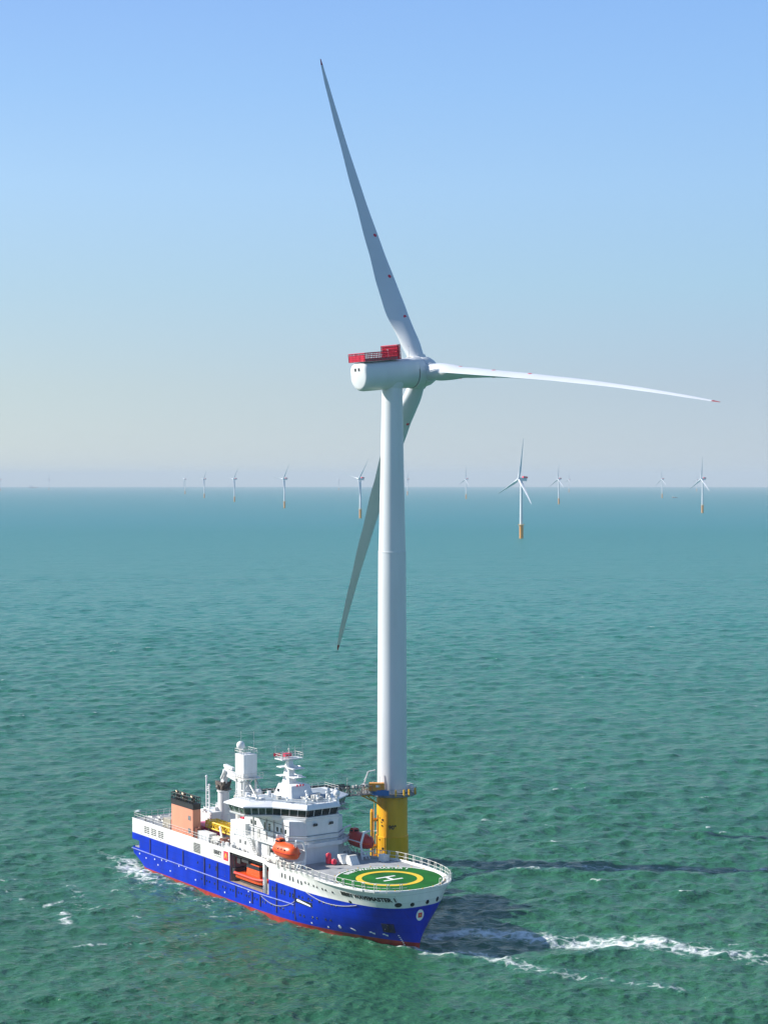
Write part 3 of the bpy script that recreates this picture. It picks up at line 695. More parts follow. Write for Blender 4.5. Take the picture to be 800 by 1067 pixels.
# bay for the rescue craft
b = MB()
y1, y0 = -8.95, -3.6
def q4(P, mi): b.add(P, [(0, 1, 2, 3)], mi)
q4([(39.9, y0, 3.8), (53.6, y0, 3.8), (53.6, y1, 3.8), (39.9, y1, 3.8)], 1)
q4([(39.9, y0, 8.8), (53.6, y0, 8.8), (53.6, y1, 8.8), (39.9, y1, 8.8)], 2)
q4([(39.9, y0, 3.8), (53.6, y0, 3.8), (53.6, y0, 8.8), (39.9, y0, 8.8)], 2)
q4([(39.9, y0, 3.8), (39.9, y1, 3.8), (39.9, y1, 8.8), (39.9, y0, 8.8)], 0)
q4([(53.6, y0, 3.8), (53.6, y1, 3.8), (53.6, y1, 8.8), (53.6, y0, 8.8)], 3)
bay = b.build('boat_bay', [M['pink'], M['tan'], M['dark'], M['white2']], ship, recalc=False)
b = MB(); b.bb(51.62, 52.18, -9.0, -8.5, 3.8, 8.8); b.build('bay_pillar', M['white'], ship)
b = MB()
b.bb(41.2, 42.4, -8.2, -6.6, 7.3, 8.7); b.bb(43.2, 45.6, -8.4, -7.2, 7.9, 8.75); b.tube((42.4, -7.8, 8.2), (49.5, -7.8, 8.35), .16, 6); b.bb(40.1, 41.0, -8.6, -5.0, 5.2, 6.2)
b.bb(46.6, 47.4, -8.0, -7.0, 8.0, 8.7); b.tube((40.6, -8.3, 3.8), (40.6, -8.3, 8.8), .12, 6)
b.split('boat_davit', M['dark'], ship)
b = MB(); b.bb(52.5, 53.2, -8.6, -8.0, 3.8, 5.6); b.bb(52.5, 53.0, -8.5, -7.8, 6.4, 7.8); b.split('bay_locker', M['steel'], ship)

# main deck
b = MB()
zd = lambda s: ztop(s) - .25
ds = [1.2 + i * 1.2 for i in range(50)] + [62, 64, 66, 68, 70, 72, 74, 76, 78, 80, 81.5, 83, 84.3, 85.4, 86.3, 87, 87.4, 87.7]
for i, s in enumerate(ds):
    t = max(.05, hb(s, ztop(s)) - .06); b.v += [(s, -t, zd(s)), (s, t, zd(s))]
    if i: k = 2 * i; b.f.append((k - 2, k, k + 1, k - 1)); b.m.append(0)
deck = b.build('deck', M['deck'], ship, recalc=False)
# bulwark cap strip, rim of helideck
def rim_pts(z=None, off=0., s0=1.2, s1=88, n=120):
    P = []
    for i in range(n + 1):
        f = i / n
        if f < .5: s = s0 + (60 - s0) * f * 2
        else: s = 60 + (87.85 - 60) * math.sin((f - .5) * 2 * math.pi / 2)
        zz = ztop(s) if z is None else z
        t = hb(s, min(zz, 10.2)); P.append((s, -(t + off), zz))
    return P
b = MB()
for sg in (1, -1):
    P = [(x, sg * y, zbul(x) + .03) for x, y, z in rim_pts()]; b.path(P, .09, 6)
b.split('bulwark_cap', M['white'], ship)
def extra_rim():
    b = MB(); 
    Ps = [(x, y, z) for x, y, z in rim_pts(off=.28) if x > 70]; Pi = [(x, y, z) for x, y, z in rim_pts(off=-.55) if x > 70]
    for sg in (1, -1):
        for (A, B_, C_, D_) in zip(Ps[:-1], Ps[1:], Pi[1:], Pi[:-1]):
            f = [(p[0], sg * p[1], z) for z in (9.98, 10.26) for p in (A, B_, C_, D_)]
            b.add(f, [(0, 1, 2, 3), (4, 5, 6, 7), (0, 1, 5, 4), (2, 3, 7, 6)])
    return b
extra_rim().split('deck_rim', M['white'], ship)

# helideck markings
HC = (78.1, 0.0)
hd = MB().lathe([(9.35, 10.04), (9.35, 10.12)], 72, lambda x, y, z: (HC[0] + x, HC[1] + y, z)); helideck = hd.build('helideck', M['green'], ship)
ring(9.05, 9.33, 10.125, 10.128, 72, MB()).build
def flat_ring(r0, r1, z, name, m, th=.012):
    b = ring(r0, r1, z, z + th, 72); b.v = [(x + HC[0], y + HC[1], zz) for x, y, zz in b.v]; return b.build(name, m, helideck)
flat_ring(4.75, 5.75, 10.124, 'aiming_circle', M['line'])
flat_ring(9.12, 9.36, 10.124, 'perimeter_line', M['wline'])
b = MB()
for ds_ in (-1.12, 1.12): b.bb(HC[0] + ds_ - .26, HC[0] + ds_ + .26, HC[1] - 1.95, HC[1] + 1.95, 10.124, 10.138)
b.bb(HC[0] - .84, HC[0] + .84, HC[1] - .28, HC[1] + .28, 10.124, 10.136); b.build('landing_mark', M['wline'], helideck)
# ship name on the far arc of the helideck; reads from the ship's stern side
A0, A1 = R(140 + 0), R(0)
def arcmap(f, x, y):
    a = R(212) - f * R(90)                 # angle in ship plan, 180 = aft, 90 = port
    r_ = 7.75 + y; return (HC[0] + r_ * math.cos(a), HC[1] + r_ * math.sin(a), 10.14)
text_mesh('BIBBY WAVEMASTER 1', 1.3, arcmap, 'deck_name', M['wline'], helideck, spacing=1.05, bold=.05)
# perimeter lights
b = MB()
for i in range(24): a = 2 * math.pi * i / 24; b.sphere((HC[0] + 9.45 * math.cos(a), HC[1] + 9.45 * math.sin(a), 10.2), .12, 6)
b.split('perimeter_light', M['gold'], helideck)

# railing round the foredeck and the sides
def rail_pts(s0, s1, off=-.15, step=2.1, z=None, sg=1):
    P = []; s = s0; last = None
    n = 400
    for i in range(n + 1):
        s = s0 + (s1 - s0) * (i / n if s1 < 70 else math.sin(i / n * math.pi / 2)); zz = ztop(s)
        p = Vector((s, -sg * max(0, hb(s, min(zz, 10.2)) + off), zz))
        if last is None or (p - last).length >= step: P.append(p); last = p
    return P
b = MB()
A = rail_pts(57, 87.75, .12, 1.05, sg=1); Bq = rail_pts(60, 87.75, .12, 1.05, sg=-1)
for P in (A, Bq):
    for i, p in enumerate(P):
        out = Vector((0, p.y, 0)).normalized() if p.x < 84 else Vector((p.x - 78, p.y, 0)).normalized()
        if i % 2 == 0:
            for k in (-.22, .22):
                q = p + Vector((k, 0, 0)) if p.x < 82 else p + Vector((0, k, 0))
                b.tube(q - Vector((0, 0, .3)), q + Vector((0, 0, 1.35)) + out * .12, .06, 5)
            b.tube(p + out * .1 + Vector((-.22, 0, 1.2)), p + out * .1 + Vector((.22, 0, 1.2)), .05, 4)
    for l in (.6, 1.3): b.path([p + Vector((0, 0, l)) for p in P], .04, 4)
b.split('foredeck_railing', M['rail'], ship)
b = MB()
for sg in (1, -1):
    P = [(s, -sg * 8.75, 9.5) for s in (1.6, 20, 37)]; rail_run(b, P, 1.1, 1.3, .035, .04)
    rail_run(b, [(53.4, -sg * 8.75, 9.5), (57.5, -sg * 8.8, 9.5)], 1.1, 1.2, .035, .04)
rail_run(b, [(1.6, -8.75, 9.5), (1.6, 8.75, 9.5)], 1.1, 1.3, .04, .05)
b.split('aft_railing', M['rail'], ship)

# hull side details (starboard t = 9 plane, y = -t)
def side_y(s, z): return -hb(s, z)
def side_patch(s0, s1, z0, z1, off, name, m, parent=hull, sg=1, n=None, thick=.08):
    b = MB(); n = n or max(1, int((s1 - s0) / .6))
    P = []
    for z in (z0, z1):
        for i in range(n + 1):
            s = s0 + (s1 - s0) * i / n; t = hb(s, z)
            P.append((s, -sg * (t + off), z)); P.append((s, -sg * (t - thick), z))
    w_ = 2 * (n + 1)
    F_ = []
    for i in range(n):
        a = 2 * i; F_ += [(a, a + 2, a + 2 + w_, a + w_), (a + w_, a + 2 + w_, a + 3 + w_, a + 1 + w_), (a, a + 1, a + 3, a + 2)]
    F_ += [(0, w_, w_ + 1, 1), (2 * n, 2 * n + 1, w_ + 2 * n + 1, w_ + 2 * n)]
    b.add(P, F_); return b.build(name, m, parent)
for sg in (1, -1):
    b = MB(); P = [(s, -sg * (hb(s, 3.45) + .1), 3.45 + .25 * sm(s, 50, 62)) for s in [1.3 + i * 1.9 for i in range(33)]]; b.path(P, .13, 6); b.build('rub_rail', M['blue'] if sg < 0 else mat('rail_blue_worn', (.10, .16, .62), .5, var=.3, scale=2), hull)
for s, z0, z1 in ((8.9, 3.6, 6.4), (15.9, 3.6, 6.4), (22.3, 3.6, 6.4), (30.6, 1.3, 6.4), (35.5, 1.3, 6.4), (42.2, 1.2, 3.3), (48.0, 1.2, 3.3), (50.8, 1.2, 3.3), (56.3, 1.2, 6.4), (62.2, 1.1, 6.5)):
    side_patch(s - .16, s + .16, z0, z1, .12, 'hull_fender', M['navy'])
pm = MB().bb(-.17, .17, -.05, .05, -.2, .2); p1 = pm.build('porthole', M['port'], hull)
pt = MB().bb(-.17, .17, -.05, .05, -.42, .42).build('tall_porthole', M['port'], hull)
pw = MB().bb(-.17, .17, -.05, .05, -.42, .42).build('side_window', M['port'], hull)
first = {}
def place(proto, s, z):
    if proto.name not in first: o = proto; first[proto.name] = 1
    else: o = proto.copy(); C.objects.link(o); o.parent = hull
    t = hb(s, z); o.location = (s, -(t + .0), z)
    d1 = (hb(s + .2, z) - hb(s - .2, z)) / .4; o.rotation_euler = (0, 0, -math.atan(d1))
for s in (22.0, 24.6, 27.0): pass
for s in (29.4, 30.0 + 1.4, 32.5, 34.4, 35.4, 37.4, 38.4, 40.2, 41.2, 43.1, 44.1, 45.9, 46.9, 48.7, 49.6, 51.6, 52.5, 54.5, 55.4, 57.5, 58.5, 60.6, 61.6, 63.8, 64.9): place(p1, s, 2.25)
for s, z in ((67.3, 2.5), (68.5, 2.6), (70.8, 2.8), (72.1, 2.9)): place(p1, s, z)
for s, z in ((28.0, 5.1), (63.6, 5.45), (64.7, 5.5), (66.6, 5.6), (67.7, 5.6), (69.9, 5.75), (71.1, 5.8), (73.3, 5.85), (74.5, 5.9)): place(p1, s, z)
for s in (32.5, 35.0, 54.9, 55.9, 57.9, 58.9, 60.7, 61.7): place(pt, s, 5.2)
for s in (58.1, 59.2, 60.8, 61.9, 63.6, 64.7): place(pw, s, 8.2)
for s in (66.2, 67.3, 69.0, 70.1, 71.8, 72.8, 74.8): place(p1, s, 8.45)
# louvre panels near the stern
for g in range(3):
    b = MB()
    for r0 in range(4):
        z = 8.55 - r0 * .36
        for c0 in range(2): s = 6.4 + g * 2.9 + c0 * 1.15; b.bb(s, s + .95, -9.04, -8.95, z - .1, z + .08)
    b.build('louvre', M['dark'], hull)
for g in range(8):
    b = MB(); b.bb(5.0 + g * 1.6, 5.25 + g * 1.6, -9.03, -8.95, 6.95, 7.1); b.build('scupper', M['rust'], hull)
b = MB(); b.bb(26.4, 29.0, -9.06, -8.95, 6.95, 8.85)
vent = b.build('vent_panel', M['steel'], hull)
b = MB()
for i in range(6): b.bb(26.6, 28.8, -9.1, -9.06, 7.1 + i * .29, 7.22 + i * .29)
b.build('vent_slat', M['dark'], vent)
b = MB(); b.bb(34.6, 37.2, -9.04, -8.99, 0, .01)
text_mesh('BIBBY', 1.25, lambda f, x, y: (34.1 + f * 2.9, -9.03, 7.95 + y * .9), 'company_name', M['text'], hull, bold=.04)
text_mesh('MARINE', .4, lambda f, x, y: (34.3 + f * 2.5, -9.03, 7.5 + y * .9), 'company_line', M['steel'], hull, bold=.01)
b = MB(); b.bb(37.75, 39.35, -9.05, -8.96, 7.35, 9.05); fg = b.build('company_flag', M['red'], hull)
b = MB(); yq = -9.08
b.add([(38.15, yq, 7.75), (38.35, yq, 7.75), (38.6, yq, 8.25), (38.8, yq, 7.75), (39.0, yq, 7.75), (38.95, yq, 8.3), (38.7, yq, 8.75), (38.5, yq, 8.8), (38.3, yq, 8.4)], [(0, 1, 2, 3, 4, 5, 6, 7, 8)]); b.build('flag_emblem', M['gold'], fg, recalc=False)
# recessed pilot slot
side_patch(62.5, 67.7, 4.25, 5.05, .03, 'pilot_recess', M['port'], n=6)
b = MB()
for s0, s1, z in ((63.0, 67.2, 4.62),): b.add([(s0, -(9.1), z + .28), (s0 + .5, -9.12, z + .34), (s1, -(hb(s1, z) + .12), z - .0), (s1 + .2, -(hb(s1, z) + .1), z - .26), (s0, -9.1, z - .05)], [(0, 1, 2, 3, 4)])
b.build('recess_board', M['wline'], hull, recalc=False)
# mooring ropes hanging on the side
def rope(p, q, sag, name='mooring_rope'):
    b = MB(); P = []
    for i in range(15):
        f = i / 14; s = p[0] + (q[0] - p[0]) * f; z = p[1] + (q[1] - p[1]) * f - sag * 4 * f * (1 - f); P.append((s, -(hb(s, z) + .12), z))
    b.path(P, .06, 5); o = b.build(name, M['steel'], hull)
rope((51.2, 3.2), (62.4, 4.4), 1.3); rope((66.0, 6.7), (80.0, 7.0), .9)
# name at the bow, wrapped on the flare
arcS = [(76.9, 0)]; 
def arcpos(L_, s=77.2, z=8.6):
    acc = 0; p = Vector((s, hb(s, z)))
    while acc < L_:
        s += .03; q = Vector((s, hb(s, z))); acc += (q - p).length; p = q
    return s
tabl = [arcpos(i * .25) for i in range(60)]
def namemap(f, x, y):
    L_ = f * 10.8; i = min(58, int(L_ / .25)); s = tabl[i] + (tabl[i + 1] - tabl[i]) * (L_ / .25 - i); z = 8.38 + y * .95
    e = .05; ds_ = hb(s + e, z) - hb(s - e, z); nrm = Vector((-ds_, 2 * e)).normalized()
    return (s + nrm.x * .05, -(hb(s, z) + nrm.y * .05), z)
text_mesh('BIBBY WAVEMASTER 1', 1.0, namemap, 'bow_name', M['text'], hull, bold=.05)
# bow fairleads, anchor pocket, emblem, thruster marks: discs laid on the hull surface
def hull_frame(s, t_sign, z):
    t = hb(s, z); e = .04
    P = Vector((s, -t_sign * t, z)); a = Vector((s + e, -t_sign * hb(s + e, z), z)) - P if s + e < hpar(s, z)[1] else P - Vector((s - e, -t_sign * hb(s - e, z), z))
    up_ = Vector((s, -t_sign * hb(s, z + .1), z + .1)) - P
    a.normalize(); nn = a.cross(up_).normalized()
    if nn.dot(Vector((s - 76, P.y, 0))) < 0: nn = -nn
    return P, a, nn.cross(a).normalized(), nn
def decal(s, sg, z, pts2, off, name, m, parent=hull, thick=.05):
    P, a, up_, nn = hull_frame(s, sg, z); b = MB(); n = len(pts2)
    V_ = [P + a * x + up_ * y + nn * off for x, y in pts2] + [P + a * x + up_ * y + nn * (off - thick) for x, y in pts2]
    b.add(V_, [tuple(range(n)), tuple(range(n, 2 * n))[::-1]] + [(i, (i + 1) % n, n + (i + 1) % n, n + i) for i in range(n)]); return b.build(name, m, parent)
circ = lambda rx, ry, n=18: [(rx * math.cos(2 * math.pi * i / n), ry * math.sin(2 * math.pi * i / n)) for i in range(n)]
def find_s(tt, z):
    s = 60
    while s < 87.8 and hb(s, z) > tt: s += .01
    return s
for tt, sg, z, rx, ry in ((4.4, 1, 7.85, .62, .42), (2.1, 1, 7.75, .42, .34), (1.2, -1, 7.8, .36, .38), (3.3, -1, 7.9, .36, .45)):
    o = decal(find_s(tt, z), sg, z, circ(rx + .12, ry + .12), .05, 'fairlead', M['white'], thick=.1); decal(find_s(tt, z), sg, z, circ(rx, ry), .07, 'fairlead_hole', M['port'], o)
decal(78.6, 1, 7.35, circ(.32, .28), .04, 'small_fairlead', M['port'])
o = decal(find_s(.5, 5.75), 1, 5.75, circ(.72, .98, 28), .07, 'bow_emblem', M['wline'])
o2 = decal(find_s(.5, 5.75), 1, 5.75, [(-.38, -.42), (.38, -.42), (.38, .42), (-.38, .42)], .10, 'emblem_square', M['red'], o)
decal(find_s(.5, 5.75), 1, 5.75, circ(.16, .18, 10), .12, 'emblem_heart', M['gold'], o)
sA = find_s(4.0, 3.2)
o = decal(sA, 1, 3.35, [(-1.15, -1.05), (1.05, -1.05), (1.05, 1.0), (-1.15, 1.0)], .10, 'anchor_pocket', M['navy'], thick=.5)
b = MB(); P, a_, up_, nn = hull_frame(sA, 1, 3.35)
b.tube(P + up_ * .9 + nn * .2, P - up_ * .5 + nn * .3, .10, 6); b.path([P - a_ * .55 - up_ * .0 + nn * .32, P - a_ * .35 - up_ * .5 + nn * .35, P - up_ * .62 + nn * .35, P + a_ * .35 - up_ * .5 + nn * .35, P + a_ * .55 + nn * .32], .10, 6)
b.build('anchor', M['black'], o)
for s, z in ((80.0, 1.9), (82.2, 1.85)):
    decal(s, 1, z, [(-.55, .2), (-.1, .28), (0, .05), (.5, .05), (.45, -.28), (.05, -.2), (-.1, 0), (-.5, 0)], .04, 'thruster_mark', M['wline'])
o = decal(73.6, 1, 1.95, circ(.34, .34, 12), .04, 'thruster_mark', M['wline'])
b = MB()
decal(73.6, 1, 1.95, [(-.24, -.04), (.24, -.04), (.24, .04), (-.24, .04)], .06, 'mark_bar', M['blue'], o)
decal(76.4, 1, 1.95, [(-.5, .25), (-.1, .2), (.4, -.05), (.45, -.3), (.0, -.15), (-.3, .05)], .04, 'thruster_mark', M['wline'])
for z in np.arange(.3, 2.3, .34):
    decal(84.3, 1, float(z), [(-.14, -.07), (.14, -.07), (.14, .07), (-.14, .07)], .04, 'draught_mark', M['wline'])
for i, (s, z) in enumerate(((7.0, 2.2), (10.6, 2.6), (13.5, 2.9), (15.4, 3.05), (20.5, 3.0), (23.3, 2.95), (12.0, 1.7), (46.5, 3.0), (17, 1.4), (27, 1.5), (38, 1.2), (47, 1.1), (66.5, 1.2), (70.5, 1.2), (4.2, 2.6))):
    side_patch(s, s + .28, z, z + .26, .04, 'depth_mark', M['wline'], n=1)

# funnel
b = MB(); yA, yB = -8.5, -6.9
b.prism([(16.7, yA), (25.2, yA), (25.5, yB), (16.7, yB)], 9.3, 14.7, [(16.7, yA), (25.2, yA), (25.5, yB), (16.7, yB)])
fun = b.build('funnel', M['salmon'], ship, bevel=.06)
b = MB()
for z0, z1, k in ((14.7, 15.6, .05), (15.6, 15.75, .12)): b.bb(16.7 - k, 25.3 + k, yA - k, yB + k, z0, z1)
for s in np.arange(16.7, 25.4, .72):
    for y in (yA, yB): b.tube((s, y, 15.7), (s, y, 16.95 + .0), .09, 4)
for z in (16.3, 16.95):
    for y in (yA, yB): b.tube((16.7, y, z), (25.3, y, z), .09, 4)
    for s in (16.7, 25.3): b.tube((s, yA, z), (s, yB, z), .09, 4)
for s in np.arange(16.7, 24.6, 1.44):
    for y in (yA,): b.tube((s, y, 15.7), (s + 1.3, y, 16.95), .07, 4)
b.build('funnel_cap', M['black'], fun)
for i, s in enumerate((17.6, 18.8, 20.2, 21.6, 23.6)):
    b = MB(); hh_ = (.35, -.1, .2, -.3, .1)[i]; rr_ = (.3, .22, .42, .26, .34)[i]; b.tube((s, -7.6 - .3 * (i % 2), 14.5), (s, -7.6 - .3 * (i % 2), 16.6 + hh_), rr_, 12); b.tube((s, -7.6 - .3 * (i % 2), 16.55 + hh_), (s - .45, -7.6, 16.8 + hh_), rr_ * .95, 12); b.build('exhaust_pipe', M['exh'], fun, smooth=True)
for z in (10.2, 12.6): b = MB(); b.bb(23.4, 24.4, yA - .06, yA + .02, z - .1, z + .75); o = b.build('funnel_vent', M['grating'], fun)
b = MB(); b.bb(25.5, 26.3, -8.2, -7.2, 9.3, 11.2); b.sphere((26.4, -7.6, 11.3), .35, 8); b.build('vent_head', M['rust'], ship)

# deckhouse tiers
def poly(*pts): return [(s, -t) for s, t in pts]
def sym(half): return poly(*(half + [(s, -t) for s, t in reversed(half)]))
t1 = sym([(57.4, 3.4), (54.8, 6.0), (36, 6.6)][::1])
def halfsym(h): return [(s, -t) for s, t in h] + [(s, t) for s, t in reversed(h)]
T1 = halfsym([(36, 6.6), (54.8, 6.4), (57.4, 3.4)])
dh = MB().prism(T1, 9.2, 12.2).build('lower_deckhouse', M['white2'], ship, bevel=.05)
T2 = halfsym([(41, 5.8), (55.3, 5.8), (57.4, 3.4)])
dh2 = MB().prism(T2, 12.2, 16.9).build('upper_deckhouse', M['white2'], ship, bevel=.05)
BAL = halfsym([(37, 7.2), (50.5, 7.2), (55.6, 7.4), (58.1, 3.8)])
b = MB(); b.prism(BAL, 12.2, 12.36); 
for p, q in zip(BAL, BAL[1:] + BAL[:1]):
    if min(p[0], q[0]) > 50: 
        d_ = Vector((q[0] - p[0], q[1] - p[1], 0)).normalized(); nn = Vector((d_.y, -d_.x, 0)) * .06
        a = Vector((p[0], p[1], 12.36)); c = Vector((q[0], q[1], 12.36)); u_ = Vector((0, 0, .62))
        b.add([a + nn, c + nn, c + nn + u_, a + nn + u_, a - nn, c - nn, c - nn + u_, a - nn + u_], [(0, 1, 2, 3), (7, 6, 5, 4), (2, 6, 7, 3), (0, 4, 5, 1)])
bal = b.build('balcony', M['white2'], ship)
b = MB(); rail_run(b, [(37, -7.2, 12.36), (50.5, -7.2, 12.36), (50.5, -7.2, 12.36)], 1.05, 1.2); rail_run(b, [(37, 7.2, 12.36), (50.5, 7.2, 12.36)], 1.05, 1.2)
rail_run(b, [(p[0], p[1], 12.95) for p in BAL if p[0] > 50], .5, 1.5, levels=(1,)); rail_run(b, [(37, -7.2, 12.36), (37, 7.2, 12.36)], 1.05, 1.2)
b.split('balcony_rail', M['rail'], bal)
# mid wind break band round the upper house
b = MB(); b.prism(halfsym([(42, 6.05), (55.4, 6.05), (57.65, 3.55)]), 14.0, 14.12); b.build('brow', M['white2'], dh2)
# side houses, doors, windows
b = MB(); b.bb(38.6, 46.6, -7.0, -6.4, 9.3, 12.2); b.bb(36.2, 41.6, -6.6, -2, 12.3, 14.4); b.split('side_house', M['white2'], ship, bevel=.04)
for s in (44.8, 49.2): b = MB(); b.bb(s, s + .85, -7.05 if s < 47 else -6.62, -6.3, 10.0, 12.0); b.build('door', M['steel'], dh)
for s in (46.9, 48.4): b = MB(); b.bb(s, s + .65, -5.86, -5.7, 14.2, 15.5); b.build('window', M['glassl'], dh2)
for s, t in ((57.44, -1.6), (57.44, 1.6)): b = MB(); b.bb(s, s + .05, t - .35, t + .35, 15.9, 16.05); b.build('lamp_bracket', M['dark'], dh2)
for s in (42.2, 43.6, 51.2, 52.6, 54.0): b = MB(); b.bb(s, s + .5, -5.86, -5.7, 14.5, 15.3); b.build('window', M['glass'], dh2)
b = MB(); b.bb(44.6, 45.4, -5.9, -5.7, 12.4, 14.2); b.build('door', M['steel'], dh2)
for z in (13.3, 14.25, 16.0): b = MB(); b.tube((41.3, -5.95, z), (55.2, -5.95, z - .0), .05, 5); b.build('handrail', M['deckd'], dh2)
for z in (13.35, 14.3):
    b = MB(); b.path([(55.3, -5.95, z), (57.55, -3.5, z), (57.55, 3.5, z), (55.3, 5.95, z)], .055, 5); b.build('handrail', M['deckd'], dh2)
for s in (43.1, 47.7, 50.3, 53.3): b = MB(); b.bb(s, s + .14, -6.0, -5.8, 12.4, 16.5); b.build('downpipe', M['steel'], dh2)
for s in (40.2, 42.0, 50.6, 52.0, 53.4): b = MB(); b.bb(s, s + .45, -6.85 if s > 47 else -7.04, -6.3, 10.7, 11.4); b.build('window', M['glass'], dh)
b = MB(); b.bb(50.6, 53.8, -5.9, -5.82, 12.4, 13.4); b.build('wall_locker', M['white2'], dh2)
# wheelhouse coaming (below the windows)
CO = halfsym([(44.4, 11.2), (48.4, 11.1), (51.4, 6.9), (56.9, 3.4)])
COl = halfsym([(44.6, 6.6), (51.4, 6.6), (56.9, 3.4)])
WB = halfsym([(43.5, 10.8), (48.3, 10.8), (51.3, 6.7), (57.0, 3.3)])
WT = halfsym([(43.3, 11.3), (48.7, 11.2), (51.7, 6.95), (57.45, 3.45)])
wh = MB().prism(halfsym([(42.6, 6.6), (51.2, 6.8), (57.3, 3.6)]), 16.6, 17.3, halfsym([(42.6, 6.9), (51.4, 7.0), (57.5, 3.7)])); 
wh.prism(halfsym([(43.5, 11.0), (48.5, 11.0), (51.5, 6.9), (57.4, 3.5)]), 17.3, 17.62, halfsym([(43.4, 11.15), (48.6, 11.15), (51.6, 6.95), (57.5, 3.6)]))
wheel = wh.build('wheelhouse', M['white2'], ship, bevel=.04)
core = MB().prism(halfsym([(43.9, 10.2), (48.0, 10.2), (50.9, 6.2), (56.4, 3.0)]), 17.62, 18.95); core.build('bridge_interior', M['dark'], wheel)
def lerp2(a, b_, f): return (a[0] + (b_[0] - a[0]) * f, a[1] + (b_[1] - a[1]) * f)
segs = [(0, 1, 3), (1, 2, 4), (2, 3, 4), (3, 4, 4), (4, 5, 4), (5, 6, 4), (6, 7, 3), (7, 0, 8)]
fr_ = MB()
for i, j, n in segs:
    for k in range(n):
        f0, f1 = (k + .03) / n, (k + .97) / n
        P = [lerp2(WB[i], WB[j], f0), lerp2(WB[i], WB[j], f1), lerp2(WT[i], WT[j], f1), lerp2(WT[i], WT[j], f0)]
        V_ = [(P[0][0], P[0][1], 17.64), (P[1][0], P[1][1], 17.64), (P[2][0], P[2][1], 18.93), (P[3][0], P[3][1], 18.93)]
        b = MB(); b.add(V_, [(0, 1, 2, 3)]); b.build('window_pane', M['glassl'] if (i in (0, 1) or (i == 7)) else M['glass'], wheel, recalc=False)
    for k in range(n + 1):
        f = k / n; p = lerp2(WB[i], WB[j], f); q = lerp2(WT[i], WT[j], f)
        fr_.tube((p[0], p[1], 17.6), (q[0], q[1], 18.96), .065, 5)
fr_.build('window_mullion', M['white2'], wheel)
RO = halfsym([(42.2, 11.6), (48.9, 11.5), (51.9, 7.2), (57.8, 3.6)])
RI = halfsym([(43.2, 9.9), (48.3, 9.7), (51.0, 6.6), (57.3, 3.2)])
rf = MB().prism(RO, 18.95, 19.15); rf.prism(RO, 19.15, 19.85, RI)
roof = rf.build('bridge_roof', mat('roof_white', (.80, .81, .82), .4, var=.05, scale=.5), wheel)
b = MB(); P = [Vector((x, y, 19.85)) for x, y in RI]; rail_run(b, P, .9, 1.4, closed=True, r=.03, rp=.035); b.build('roof_rail', M['rail'], roof)
b = MB(); P = halfsym([(44, 8.5), (48, 8.4), (50.5, 5.9), (56.6, 2.9)]); b.prism(P, 19.86, 19.9); b.build('roof_deck', mat('roof_deck_blue', (.30, .36, .42), .7, var=.12), roof)
# wing platform on the port side under the bridge wing
b = MB(); b.bb(50, 52.2, 7.0, 9.4, 17.0, 17.12); rail_run(b, [(52.1, 7.2, 17.12), (52.1, 9.3, 17.12), (50, 9.3, 17.12)], .9); b.build('wing_platform', M['steel'], wheel)
# masthouse and mast
b = MB(); b.prism([(44.9, -2.6), (50.9, -2.4), (50.9, 2.4), (44.9, 2.6)], 19.86, 22.1, [(45.6, -1.9), (50.2, -2.0), (50.2, 2.0), (45.6, 1.9)]); mh = b.build('mast_house', M['white2'], ship, bevel=.05)
b = MB(); b.bb(46.0, 46.5, -2.5, -2.3, 20.7, 21.2); b.build('hatch', M['dark'], mh)
b = MB()
for y in (-.9, -.25, .4): b.sphere((50.45, y, 22.2), .2, 8)
b.split('red_lamp', M['red'], mh)
b = MB(); b.prism([(45.2, -.9), (47.6, -.9), (47.6, .9), (45.2, .9)], 22.0, 26.5, [(45.9, -.42), (46.8, -.42), (46.8, .42), (45.9, .42)])
mast = b.build('mast', M['white2'], ship)
b = MB(); b.prism([(44.9, -2.3), (47.5, -2.3), (47.5, 2.3), (44.9, 2.3)], 26.5, 26.66); b.bb(45.5, 47, -1.6, 1.6, 26.3, 26.5); b.build('mast_platform', M['white2'], mast)
b = MB(); rail_run(b, [(44.9, -2.3, 26.66), (47.5, -2.3, 26.66), (47.5, 2.3, 26.66), (44.9, 2.3, 26.66)], .9, .8, closed=True, r=.045, rp=.05); b.build('mast_rail', M['rail'], mast)
for z, x0, x1 in ((24.9, 44.4, 49.2), (23.3, 44.2, 49.6)):
    b = MB(); b.bb(x0, 46, -1.6, 1.0, z, z + .14); b.bb(46.5, x1, -1.0, 1.6, z, z + .14); b.tube((x1 - .8, .4, z), (x1 - .8, .4, z + .5), .14, 6); b.tube((x1 - 1.8, .2, z + .55), (x1 + .2, .6, z + .55), .11, 6); b.build('radar_bracket', M['white2'], mast)
b = MB()
for x, y, h in ((45.0, -2.2, 2.2), (45.0, 2.1, 1.9), (47.4, -2.0, 1.6), (47.4, 2.2, 3.0), (46.2, 0, 2.6), (46.2, 1.2, 1.5), (45.6, -1.0, 1.3)): b.tube((x, y, 26.6), (x, y, 26.6 + h), .04, 4)
for x, y, h in ((31, -1.2, 4.4), (32.4, .8, 4.4), (51, -4, 3.2), (56, 2, 2.4), (52, 6, 2.6), (48, -8, 2.5), (47, 9.4, 2.4)): b.tube((x, y, 19.86 if x > 40 else 25.5), (x, y, (19.86 if x > 40 else 25.5) + h), .035, 4)
b.tube((46.2, 0, 26.6), (46.2, 0, 28.2), .09, 6); b.sphere((46.2, 0, 28.3), .2, 8)
b.split('antenna', M['rail'], mast)
